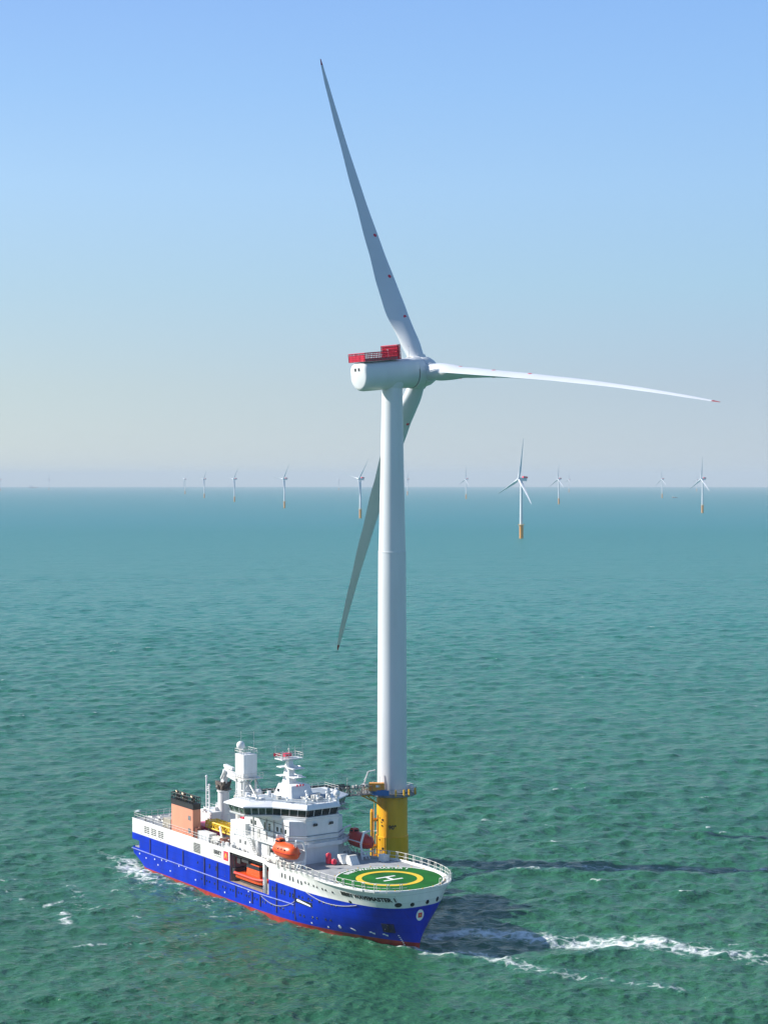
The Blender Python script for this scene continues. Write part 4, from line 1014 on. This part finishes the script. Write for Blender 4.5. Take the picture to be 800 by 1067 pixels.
b = MB(); b.add([(45.9, -1.7, 27.1), (45.0, -2.6, 27.0), (45.0, -2.6, 27.6), (45.9, -1.7, 27.7), (45.9, -1.66, 27.1), (45.0, -2.56, 27.0), (45.0, -2.56, 27.6), (45.9, -1.66, 27.7)], [(0, 1, 2, 3), (7, 6, 5, 4)]); b.bb(45.4, 46.4, -.9, .5, 26.9, 27.5); b.build('signal_flag', M['red'], mast)
for c, r_ in (((35.3, 0, 18.6), .75), ((59.3 - 4, -1.5 + 6, 20.9), .62)):
    b = MB(); b.sphere(c, r_, 20, 1.05); b.tube((c[0], c[1], c[2] - r_ - .7), (c[0], c[1], c[2] - r_ * .5), .2, 8); b.build('radome', M['white2'], ship, smooth=True)
# roof clutter: searchlights, radar bars, vents
b = MB()
for s, t, h in ((53.6, 1.0, 1.7), (55.4, -.2, 1.0), (54.0, -3.2, 1.2), (56.3, -2.3, .8), (52.0, -5.0, 1.3), (50.8, -7.4, .9), (53.0, 4.8, .8), (47.4, 7.8, .7), (56.0, 2.6, .9)):
    b.tube((s, -t, 19.85), (s, -t, 19.85 + h), .12, 6); b.sphere((s, -t, 19.85 + h), .28, 8); b.box((s + .3, -t, 19.85 + h * .7), (.5, .4, .25))
b.split('searchlight', M['white2'], roof)
b = MB()
for s, t in ((51.6, -1.5), (52.6, -4.2), (49, 4.2), (53.9, -1.6)): b.bb(s, s + .7, -t - .4, -t + .4, 19.86, 20.5)
b.split('roof_locker', M['steel'], roof)
b = MB()
for t in (-1.7, 1.7): b.box((57.75, -t, 16.25), (.35, .7, .4)); b.tube((57.4, -t, 16.25), (57.75, -t, 16.25), .08, 5)
b.split('floodlight', M['dark'], wheel)

# gangway tower and gangway
b = MB(); b.bb(29.3, 32.5, -1.5, 1.5, 21.1, 25.5); gt = b.build('gangway_tower', M['white2'], ship, bevel=.06)
b = MB()
for x in (29.5, 32.3):
    for y in (-1.3, 1.3): b.tube((x, y, 9.3), (x, y, 21.2), .22, 8)
for z in (12.6, 15.8, 18.6):
    for y in (-1.3, 1.3): b.tube((29.5, y, z), (32.3, y, z), .12, 6)
    for x in (29.5, 32.3): b.tube((x, -1.3, z), (x, 1.3, z), .12, 6)
for z0 in (9.4, 12.6, 15.8, 18.6):
    b.tube((29.5, -1.3, z0), (32.3, -1.3, z0 + 2.9), .09, 6); b.tube((32.3, -1.3, z0), (32.3, 1.3, z0 + 2.9), .09, 6)
b.bb(29.4, 31.2, -1.35, .8, 9.3, 20.0)
b.build('tower_frame', M['white2'], gt, smooth=False)
b = MB(); rail_run(b, [(29.3, -1.5, 25.5), (32.5, -1.5, 25.5), (32.5, 1.5, 25.5), (29.3, 1.5, 25.5)], 1, .8, closed=True, r=.05, rp=.05); b.bb(28.8, 33.6, -2.2, 2.2, 20.9, 21.05)
rail_run(b, [(28.8, -2.2, 21.05), (33.6, -2.2, 21.05), (33.6, 2.2, 21.05)], 1, .9, r=.045, rp=.045); b.split('tower_rail', M['rail'], gt)
b = MB(); b.sphere((29.9, -.6, 27.0), .82, 20, 1.05); b.tube((29.9, -.6, 25.5), (29.9, -.6, 26.5), .25, 8); b.build('radome', M['white2'], gt, smooth=True)
b = MB(); b.tube((33.0, -1.0, 20.9), (37.6, -1.2, 17.2), .18, 6); b.tube((33.0, .8, 20.9), (37.0, .8, 17.2), .1, 6)
for i in range(12): f = i / 12; b.tube((33.0 + 4.6 * f, -1.3, 20.9 - 3.7 * f), (33.0 + 4.6 * f, -.5, 20.9 - 3.7 * f), .04, 4)
b.build('ladder', M['steel'], gt)
def truss(b, x, ya, yb, z0a, z1a, z0b, z1b, wd, n, r=.07):
    L_ = lambda f, sx, top: Vector((x + sx * wd / 2, ya + (yb - ya) * f, (z0a + (z0b - z0a) * f) if not top else (z1a + (z1b - z1a) * f)))
    for sx in (-1, 1):
        for top in (0, 1): b.tube(L_(0, sx, top), L_(1, sx, top), r * 1.3, 6)
        for i in range(n + 1): b.tube(L_(i / n, sx, 0), L_(i / n, sx, 1), r * .8, 5)
        for i in range(n): b.tube(L_(i / n, sx, i % 2), L_((i + 1) / n, sx, (i + 1) % 2), r * .8, 5)
    for i in range(n + 1): b.tube(L_(i / n, -1, 0), L_(i / n, 1, 0), r, 5)
    for i in range(n): b.tube(L_(i / n, -1, 0), L_((i + 1) / n, 1, 0), r * .6, 5)
b = MB(); truss(b, 30.8, 2.2, 23.5, 15.9, 18.1, 15.1, 17.0, 1.9, 17, .12); gw = b.build('gangway', M['dark'], ship)
b = MB(); b.bb(29.95, 31.65, 2.2, 21, 15.45, 15.52); b.build('gangway_floor', M['grating'], gw)
b = MB(); truss(b, 30.8, 15, 29.2, 15.1, 16.6, 14.75, 16.4, 1.4, 12, .06); b.bb(30.2, 31.4, 20, 29.0, 14.8, 14.86)
rail_run(b, [(30.1, 21, 15.0), (30.1, 28.8, 14.8)], 1.1, .6); b.build('gangway_tip', mat('truss_grey', (.28, .27, .26), .5, metal=.3, var=.3, scale=3), gw)
b = MB(); rng2 = random.Random(3)
for i in range(18): y = 20.5 + i * .45; b.box((30.8 + rng2.uniform(-.9, .9), y, 15.5 + rng2.uniform(-.5, 1.2)), (rng2.uniform(.15, .5), rng2.uniform(.15, .5), rng2.uniform(.2, .6)))
b.tube((30.2, 24, 15.2), (30.2, 24, 18.4), .06, 5); b.tube((30.2, 26.5, 16.2), (30.2, 28.6, 17.3), .07, 5); b.split('gangway_fitting', M['steel'], gw)
b = MB(); b.bb(29.8, 31.8, .8, 3.0, 14.8, 18.0); b.tube((30.8, 0, 15.2), (30.8, 0, 18.2), 1.3, 16); b.build('gangway_base', M['white2'], gw)
b = MB(); b.bb(36, 41.5, 1.5, 2.1, 17.8, 18.1)
for i in range(14): b.box((34.5 + i * .65, 2.0 + rng2.uniform(-.6, .6), 18.2 + rng2.uniform(-.3, .5)), (.4, .4, rng2.uniform(.3, .8)))
b.tube((34, 2.6, 18.9), (44, 2.6, 19.5), .16, 6); b.split('cable_chain', M['dark'], ship)

# deck crane
b = MB(); b.tube((20.7, 1, 9.3), (20.7, 1, 12.2), 1.35, 24); b.tube((20.7, 1, 12.2), (20.7, 1, 16.7), 1.15, 24); b.lathe([(1.2, 16.6), (1.35, 16.7), (1.35, 16.95)], 24, lambda x, y, z: (20.7 + x, 1 + y, z)); cr_ = b.build('deck_crane', M['white2'], ship, smooth=True)
b = MB(); b.box((20.4, 1, 17.8), (1.9, 1.9, 1.5)); b.box((19.2, .6, 18.2), (1.0, .8, .8)); b.tube((21.4, .2, 17.4), (22.4, .2, 18.8), .25, 8); b.tube((21.0, 1.9, 17.2), (21.9, 1.9, 18.9), .22, 8); b.sphere((20.3, -.1, 17.6), .5, 8); b.box((21.6, 1.2, 17.3), (1.6, 1.2, .3)); b.build('slewing_head', mat('crane_machinery', (.16, .13, .11), .5, var=.5, scale=2.5), cr_)
b = MB()
def boom(a, c, wa, wb, b=b):
    a = Vector(a); c = Vector(c); d_ = (c - a).normalized(); sd_ = Vector((0, 1, 0)); u_ = d_.cross(sd_).normalized()
    P = [p + sd_ * sx * .38 * (1 if p is a else .85) + u_ * su * (wa if p is a else wb) / 2 for p in (a, c) for sx, su in ((-1, -1), (1, -1), (1, 1), (-1, 1))]
    b.add(P, [(0, 1, 2, 3), (4, 5, 6, 7), (0, 1, 5, 4), (1, 2, 6, 5), (2, 3, 7, 6), (3, 0, 4, 7)])
boom((20.6, 1, 18.0), (21.6, 1, 20.9), 1.2, 1.4); boom((21.4, 1, 20.9), (29.0, 1, 19.3), 1.7, .9); boom((21.2, 1, 21.9), (24.4, 1, 21.6), .5, .5); boom((22.2, 1, 20.9), (25.2, 1, 20.6), .45, .4)
b.tube((20.9, .3, 19.3), (22.3, .3, 21.1), .25, 8); b.build('crane_boom', M['white2'], cr_, bevel=.03)
b = MB(); b.tube((28.9, 1, 18.8), (25.0, 1, 16.2), .3, 8); b.tube((25.0, 1, 16.2), (24.6, .9, 14.6), .16, 6); b.tube((28.0, .5, 18.6), (26.5, .5, 16.6), .14, 6); b.split('crane_jib', M['rail'], cr_)
b = MB(); b.bb(16.2, 21.4, -2.2, 3.4, 9.3, 12.9); o = b.build('crane_house', M['white2'], ship, bevel=.15)
b = MB(); b.bb(20.0, 20.6, -2.26, -2.15, 10.4, 11.6); b.build('door', M['dark'], o)
b = MB()
for s, z in ((16.5, 19.2), (17.6, 17.6)):
    b.tube((s, -.5, 12.8), (s, -.5, z), .16, 6); b.sphere((s, -.5, z), .28, 8)
for z in np.arange(13.2, 17.5, .8): b.tube((16.5, -.5, z), (17.6, -.5, z), .06, 4)
b.tube((16.5, -.5, 16.5), (17.6, -.5, 17.2), .1, 5); b.split('vent_post', M['white2'], ship)
def bits(seed, n, s0, s1, t0, t1, z, hmax, m, name):
    rg = random.Random(seed)
    for i in range(n):
        s, t = rg.uniform(s0, s1), rg.uniform(t0, t1); k = rg.random(); h = rg.uniform(.3, hmax); b = MB()
        if k < .4: b.box((s, -t, z + h / 2), (rg.uniform(.3, 1.0), rg.uniform(.3, .8), h))
        elif k < .7: b.tube((s, -t, z), (s, -t, z + h), rg.uniform(.1, .3), 8)
        else: b.tube((s, -t, z + h), (s + rg.uniform(.5, 1.4), -t + rg.uniform(-.3, .3), z + h * rg.uniform(.6, 1.2)), .1, 6)
        b.build(name, m, ship)
bits(15, 12, 17, 21, -2, 3, 12.9, 1.2, M['white2'], 'crane_house_fitting')
bits(16, 14, 34, 41.5, -4, 4, 15.2, 1.6, M['rail'], 'upper_deck_fitting')
bits(17, 10, 43.5, 48, 2.8, 9, 19.86, .8, M['white2'], 'roof_fitting')
bits(18, 12, 51, 56, -5, 3, 19.86, 1.0, M['rail'], 'roof_sensor')
b = MB(); b.path([(33.5, -3.4, 9.4), (33.5, -3.4, 16.2), (34.6, -3.0, 17.6), (36.2, -2.6, 17.8)], .28, 8); b.build('vent_duct', M['white2'], ship)
b = MB(); b.tube((29.9, -2.6, 15.0), (29.9, -1.6, 15.0), .75, 16); b.tube((32.6, -2.6, 17.2), (32.6, -1.7, 17.2), .6, 16); b.split('cable_reel', M['steel'], ship)
# aft accommodation block behind the yellow frame
b = MB(); b.bb(37.0, 41.0, -5.2, 5.0, 9.3, 12.8); b.bb(37.6, 41.0, -4.4, 4.4, 12.8, 15.2); b.split('aft_house', M['white2'], ship, bevel=.05)
b = MB(); rail_run(b, [(37.2, -5.0, 12.8), (41, -5.0, 12.8)], 1, 1); rail_run(b, [(37.2, -5, 12.8), (37.2, 5, 12.8)], 1, 1); rail_run(b, [(37.7, -4.2, 15.2), (41.8, -4.2, 15.2)], 1, 1)
b.split('house_rail', M['rail'], ship)
# stairs
b = MB()
for s0, y, z0, s1, z1 in ((47.5, -7.6, 9.5, 44.5, 12.3), (55.2, -6.9, 9.8, 52.4, 12.4), (56.6, 7.4, 9.8, 53.6, 12.4)):
    for dy in (-.35, .35): b.tube((s0, y + dy, z0), (s1, y + dy, z1), .07, 4); b.tube((s0, y + dy, z0 + .9), (s1, y + dy, z1 + .9), .04, 4)
    for i in range(10): f = i / 9; b.box((s0 + (s1 - s0) * f, y, z0 + (z1 - z0) * f), (.25, .7, .04))
b.split('stair', M['steel'], ship)
# winches, bollards and bits on deck
bits(1, 34, 27, 40, 6.3, 8.4, 9.3, 1.3, M['white2'], 'deck_pipework')
bits(2, 16, 28, 50, 7.2, 8.3, 9.3, .9, M['steel'], 'deck_fitting')
bits(5, 22, 2.2, 15, 4, 8.2, 9.3, .9, M['steel'], 'mooring_gear')
bits(6, 16, 52, 60, 6.8, 8.4, 9.45, .9, M['rail'], 'deck_valve')
bits(8, 8, 37.2, 40, 3.0, 5.0, 12.8, 1.1, M['white2'], 'roof_vent')
bits(9, 10, 48, 58, -8.0, -6.8, 9.45, 1.8, M['steel'], 'port_fitting')
bits(12, 14, 2, 15, -8, 2, 9.3, .8, M['rail'], 'stern_gear')
b = MB(); b.tube((35.2, -6.6, 10.1), (35.2, -7.8, 10.1), .6, 14); b.bb(34.6, 35.8, -7.9, -7.75, 9.3, 10.8); b.bb(34.6, 35.8, -6.6, -6.5, 9.3, 10.8); b.build('winch', M['rust'], ship)
b = MB(); b.tube((31.6, -6.2, 12.2), (35.6, -7.9, 9.6), .2, 6); b.tube((35.6, -7.9, 9.4), (35.6, -7.9, 10.0), .3, 6); b.build('boom_strut', M['white'], ship)

def on_ship(name, s, t, z, label, cat, group=None, rz=0):
    p = ship_xy(s, t); return empty(name, (p[0], p[1], z), SHIP_A + rz, label=label, cat=cat, group=group)
# lifeboats
def lifeboat(side, m, label, s=57.9, t=8.0, z=10.95):
    o = on_ship('lifeboat', s, t * side, z, label, 'lifeboat'); o.scale = (.9, 1, 1.1)
    b = MB(); secs = []
    for x in np.linspace(-4, 4, 17):
        f = abs(x) / 4; wd = 1.45 * (1 - f ** 3.2) ** .5 + .03; ht = 1.25 * (1 - f ** 4) ** .5 + .1; kb = -.0 + .5 * f ** 3
        S_ = []
        for i in range(20):
            a = 2 * math.pi * i / 20; y = wd * math.cos(a); zz = 1.25 + (ht * math.sin(a) if a < math.pi else (1.25 - kb) * math.sin(a) * .98)
            S_.append((x, y * (1.0 if math.sin(a) > -.1 else .95), zz))
        secs.append(S_)
    loft(secs, b); b.build('lifeboat_hull', m, o, smooth=True)
    MB().prism([(-3.0, -.75), (-1.4, -.75), (-1.4, .75), (-3.0, .75)], 2.2, 3.05, [(-2.8, -.55), (-1.6, -.55), (-1.6, .55), (-2.8, .55)]).build('conning_dome', m, o, bevel=.12)
    b = MB(); b.bb(-2.7, -1.7, -.78, .78, 2.55, 2.8); b.bb(-1.5, -1.38, -.4, .4, 2.55, 2.85); b.split('dome_window', M['port'], o)
    b = MB()
    for x in (-.6, .6, 1.7): b.tube((x, -side * 1.2, 1.75), (x, -side * 1.42, 1.75), .17, 10)
    b.split('side_port', M['port'], o)
    b = MB(); P = [(x, sg * (1.47 * (1 - (abs(x) / 4.05) ** 3.2) ** .5 + .05), 1.2) for sg in (1,) for x in np.linspace(-3.95, 3.95, 15)]; b.path(P, .08, 5); b.path([(x, -y, z_) for x, y, z_ in P], .08, 5); b.split('fender_line', M['dred'] if m is M['orange'] else M['orange'], o)
    b = MB(); b.tube((3.0, 0, 1.9), (3.0, 0, 2.6), .12, 6); b.tube((-3.4, 0, 1.9), (-3.4, 0, 2.6), .12, 6); b.split('lifting_hook', M['steel'], o)
    d_ = MB()
    for x in (-3.2, 3.1):
        xs_ = s + x; y = -side * t
        d_.box((xs_, y * .86, 10.2), (.35, 1.6, .3)); d_.path([(xs_, y * .78, 9.5), (xs_, y * .74, 12.4), (xs_, y * .82, 14.3), (xs_, y * 1.0, 14.6)], .2, 8); d_.tube((xs_, y * 1.0, 14.6), (xs_, y, 13.4), .06, 5)
        d_.tube((xs_, y * .98, 9.5), (xs_, y * .90, 10.9), .16, 6); d_.tube((xs_, y * .78, 11.2), (xs_, y * .9, 9.6), .12, 6); d_.box((xs_, y * .92, 10.85), (.3, 2.0, .2))
    d_.tube((s - 3.2, -side * t * .76, 12.6), (s + 3.1, -side * t * .76, 12.6), .1, 6)
    d_.split('lifeboat_davit', M['white2'], ship)
    return o
lifeboat(1, M['orange'], 'bright orange enclosed lifeboat hanging on the near side of the ship')
lifeboat(-1, M['dred'], 'dark red enclosed lifeboat on the far side of the ship, by the yellow foundation')
# rescue craft in the side bay
rc = on_ship('rescue_craft', 46.2, 6.9, 4.1, 'orange rescue craft with black framed cabin, stowed in the opening of the hull side', 'boat')
b = MB(); secs = []
for x in np.linspace(-5.2, 5.6, 15):
    f = max(0, (x - 1) / 4.6); wd = 1.55 * (1 - f ** 2.5) ** .6 + .05; fl_ = .5 * f ** 2
    secs.append([(x, wd * .2, .0 + fl_ * 1.3), (x, wd * .85, .5 + fl_), (x, wd, 1.25 + fl_ * .6), (x, wd * .92, 1.5 + fl_ * .6), (x, -wd * .92, 1.5 + fl_ * .6), (x, -wd, 1.25 + fl_ * .6), (x, -wd * .85, .5 + fl_), (x, -wd * .2, 0 + fl_ * 1.3)])
loft(secs, b); b.build('craft_hull', M['orange'], rc, smooth=True)
b = MB()
for sg in (1, -1): b.path([(x, sg * (1.6 * (1 - max(0, (x - 1) / 4.7) ** 2.5) ** .6 + .05), 1.42 + .3 * max(0, (x - 1) / 4.6) ** 2) for x in np.linspace(-5.2, 5.6, 14)], .26, 8)
b.build('fender_tube', mat('tube_red', (.80, .05, .03), .45), rc, smooth=True)
b = MB(); b.prism([(-1.9, -1.15), (2.8, -1.15), (2.8, 1.15), (-1.9, 1.15)], 1.5, 3.0, [(-1.8, -1.1), (2.6, -1.1), (2.6, 1.1), (-1.8, 1.1)]); cbn = b.build('cabin', M['orange'], rc, bevel=.05)
b = MB(); b.prism([(-1.95, -1.2), (2.75, -1.2), (2.75, 1.2), (-1.95, 1.2)], 3.0, 3.65, [(-1.75, -1.05), (2.4, -1.05), (2.4, 1.05), (-1.75, 1.05)]); b.build('cabin_window', M['port'], cbn)
b = MB(); b.prism([(-1.9, -1.15), (2.6, -1.15), (2.6, 1.15), (-1.9, 1.15)], 3.65, 3.85); b.box((.3, 0, 4.0), (1.6, .9, .3)); b.build('cabin_roof', M['orange'], cbn, bevel=.05)
b = MB(); b.bb(-4.6, 4.0, -.9, .9, -.28, 0.06); b.build('cradle', M['dark'], rc)
# yellow lattice frame lying on deck
yf = on_ship('steel_frame', 25.2, 4.4, 9.25, 'yellow lattice steel frame lying on the deck forward of the funnel', 'steel frame')
b = MB()
for y in (-1.2, 1.2):
    for z in (1.9, 3.1): b.tube((0, y, z), (11, y, z - .1), .16, 6)
    for i in range(9): x = i * 11 / 8; b.tube((x, y, 1.9), (x, y, 3.1), .12, 5); b.tube((x, y, 1.9 if i % 2 else 3.1), (min(11, x + 1.37), y, 3.1 if i % 2 else 1.9), .11, 5)
for i in range(9): x = i * 11 / 8; b.tube((x, -1.2, 3.1), (x, 1.2, 3.1), .12, 5); b.tube((x, -1.2, 1.9), (x, 1.2, 1.9), .12, 5)
b.bb(.0, 5, -1.1, 1.1, 2.55, 2.7); b.bb(8, 11, -1.2, 1.1, 2.3, 3.0)
b.build('lattice', mat('frame_yellow', (.80, .52, .01), .5, var=.1), yf)
b = MB()
for x in (.8, 5.5, 10.2):
    for y in (-1.1, 1.1): b.tube((x, y, 0), (x, y, 1.9), .1, 5)
b.split('support', M['steel'], yf)
def simple_box(name, s, t, z, size, m, label, cat, group=None, doors=True):
    o = on_ship(name, s, t, z, label, cat, group)
    x, y, h = size; MB().bb(-x / 2, x / 2, -y / 2, y / 2, 0, h).build(name + '_body', m, o, bevel=.04)
    b = MB()
    for sx in (-1, 1):
        for sy in (-1, 1): b.bb(sx * x / 2 - .06, sx * x / 2 + .06, sy * y / 2 - .06, sy * y / 2 + .06, -.0, h + .03)
    if doors:
        for i in range(int(x / .4)): b.bb(-x / 2 + .2 + i * .4, -x / 2 + .26 + i * .4, -y / 2 - .03, -y / 2, .1, h - .1)
    b.build(name + '_trim', m, o); return o
simple_box('container', 13.4, 6.6, 9.3, (3.0, 2.2, 1.8), M['beige'], 'beige container on the aft deck beside the salmon funnel', 'container')
simple_box('container', 22.6, 3.4, 9.3, (7.6, 3.2, 1.55), M['magenta'], 'low magenta covered container on deck between funnel and yellow frame', 'container')
simple_box('equipment_basket', 28.8, 7.4, 9.3, (4.2, 1.5, 1.6), M['white2'], 'white equipment basket at the near deck edge forward of the funnel', 'basket', doors=True)
simple_box('equipment_basket', 33.0, 7.3, 9.3, (2.8, 1.3, 1.3), M['rail'], 'grey white equipment basket beside the brown winch', 'basket')
simple_box('red_locker', 36.9, 4.2, 12.8, (.8, .7, 1.9), M['red'], 'red locker standing beside the end of the yellow steel frame', 'locker', doors=False)
# foredeck: cylinders and boxes
def cyl(s, t, r_, h, m, label, cat, name):
    o = on_ship(name, s, t, 9.5 + .5 * sm(s, 57, 68), label, cat); MB().lathe([(r_ * .8, 0), (r_, .1), (r_, h - .25), (r_ * .75, h - .05), (.1, h)], 20).build('tank', m, o, smooth=True)
    MB().lathe([(.12, h), (.12, h + .15)], 8).build('valve', M['steel'], o); MB().lathe([(r_ + .03, h * .5), (r_ + .03, h * .5 + .08)], 20).build('strap', m, o)
cyl(60.3, .6, .5, 1.9, M['red'], 'tall red cylinder standing on the foredeck by the white boxes', 'cylinder', 'foam_tank')
cyl(61.6, .3, .48, .9, M['red'], 'short red drum at the foot of the tall red cylinder', 'drum', 'foam_drum')
cyl(60.9, -3.0, .5, 1.0, M['red'], 'red drum behind the white boxes on the foredeck', 'drum', 'foam_drum')
def wedge(s, t, label, k=1.0):
    o = on_ship('deck_locker', s, t, 9.75, label, 'deck locker'); b = MB(); b.prism([(-.9 * k, -.9), (1.1 * k, -.9), (1.1 * k, .9), (-.9 * k, .9)], 0, 1.5, [(-.8 * k, -.8), (.1, -.8), (.1, .8), (-.8 * k, .8)]); b.build('locker_body', M['white'], o, bevel=.05)
    MB().bb(-.4, .1, -.82, .82, 1.5, 1.56).build('lid', M['rail'], o)
wedge(62.0, -1.5, 'white slant fronted locker next to the red cylinder on the foredeck'); wedge(63.8, -2.2, 'white slant fronted locker nearest the helideck')
simple_box('fire_monitor_box', 65.2, -8.0, 9.8, (1.4, 1.1, 1.2), M['white'], 'white box on the far edge of the foredeck below the yellow foundation', 'deck box', doors=False)
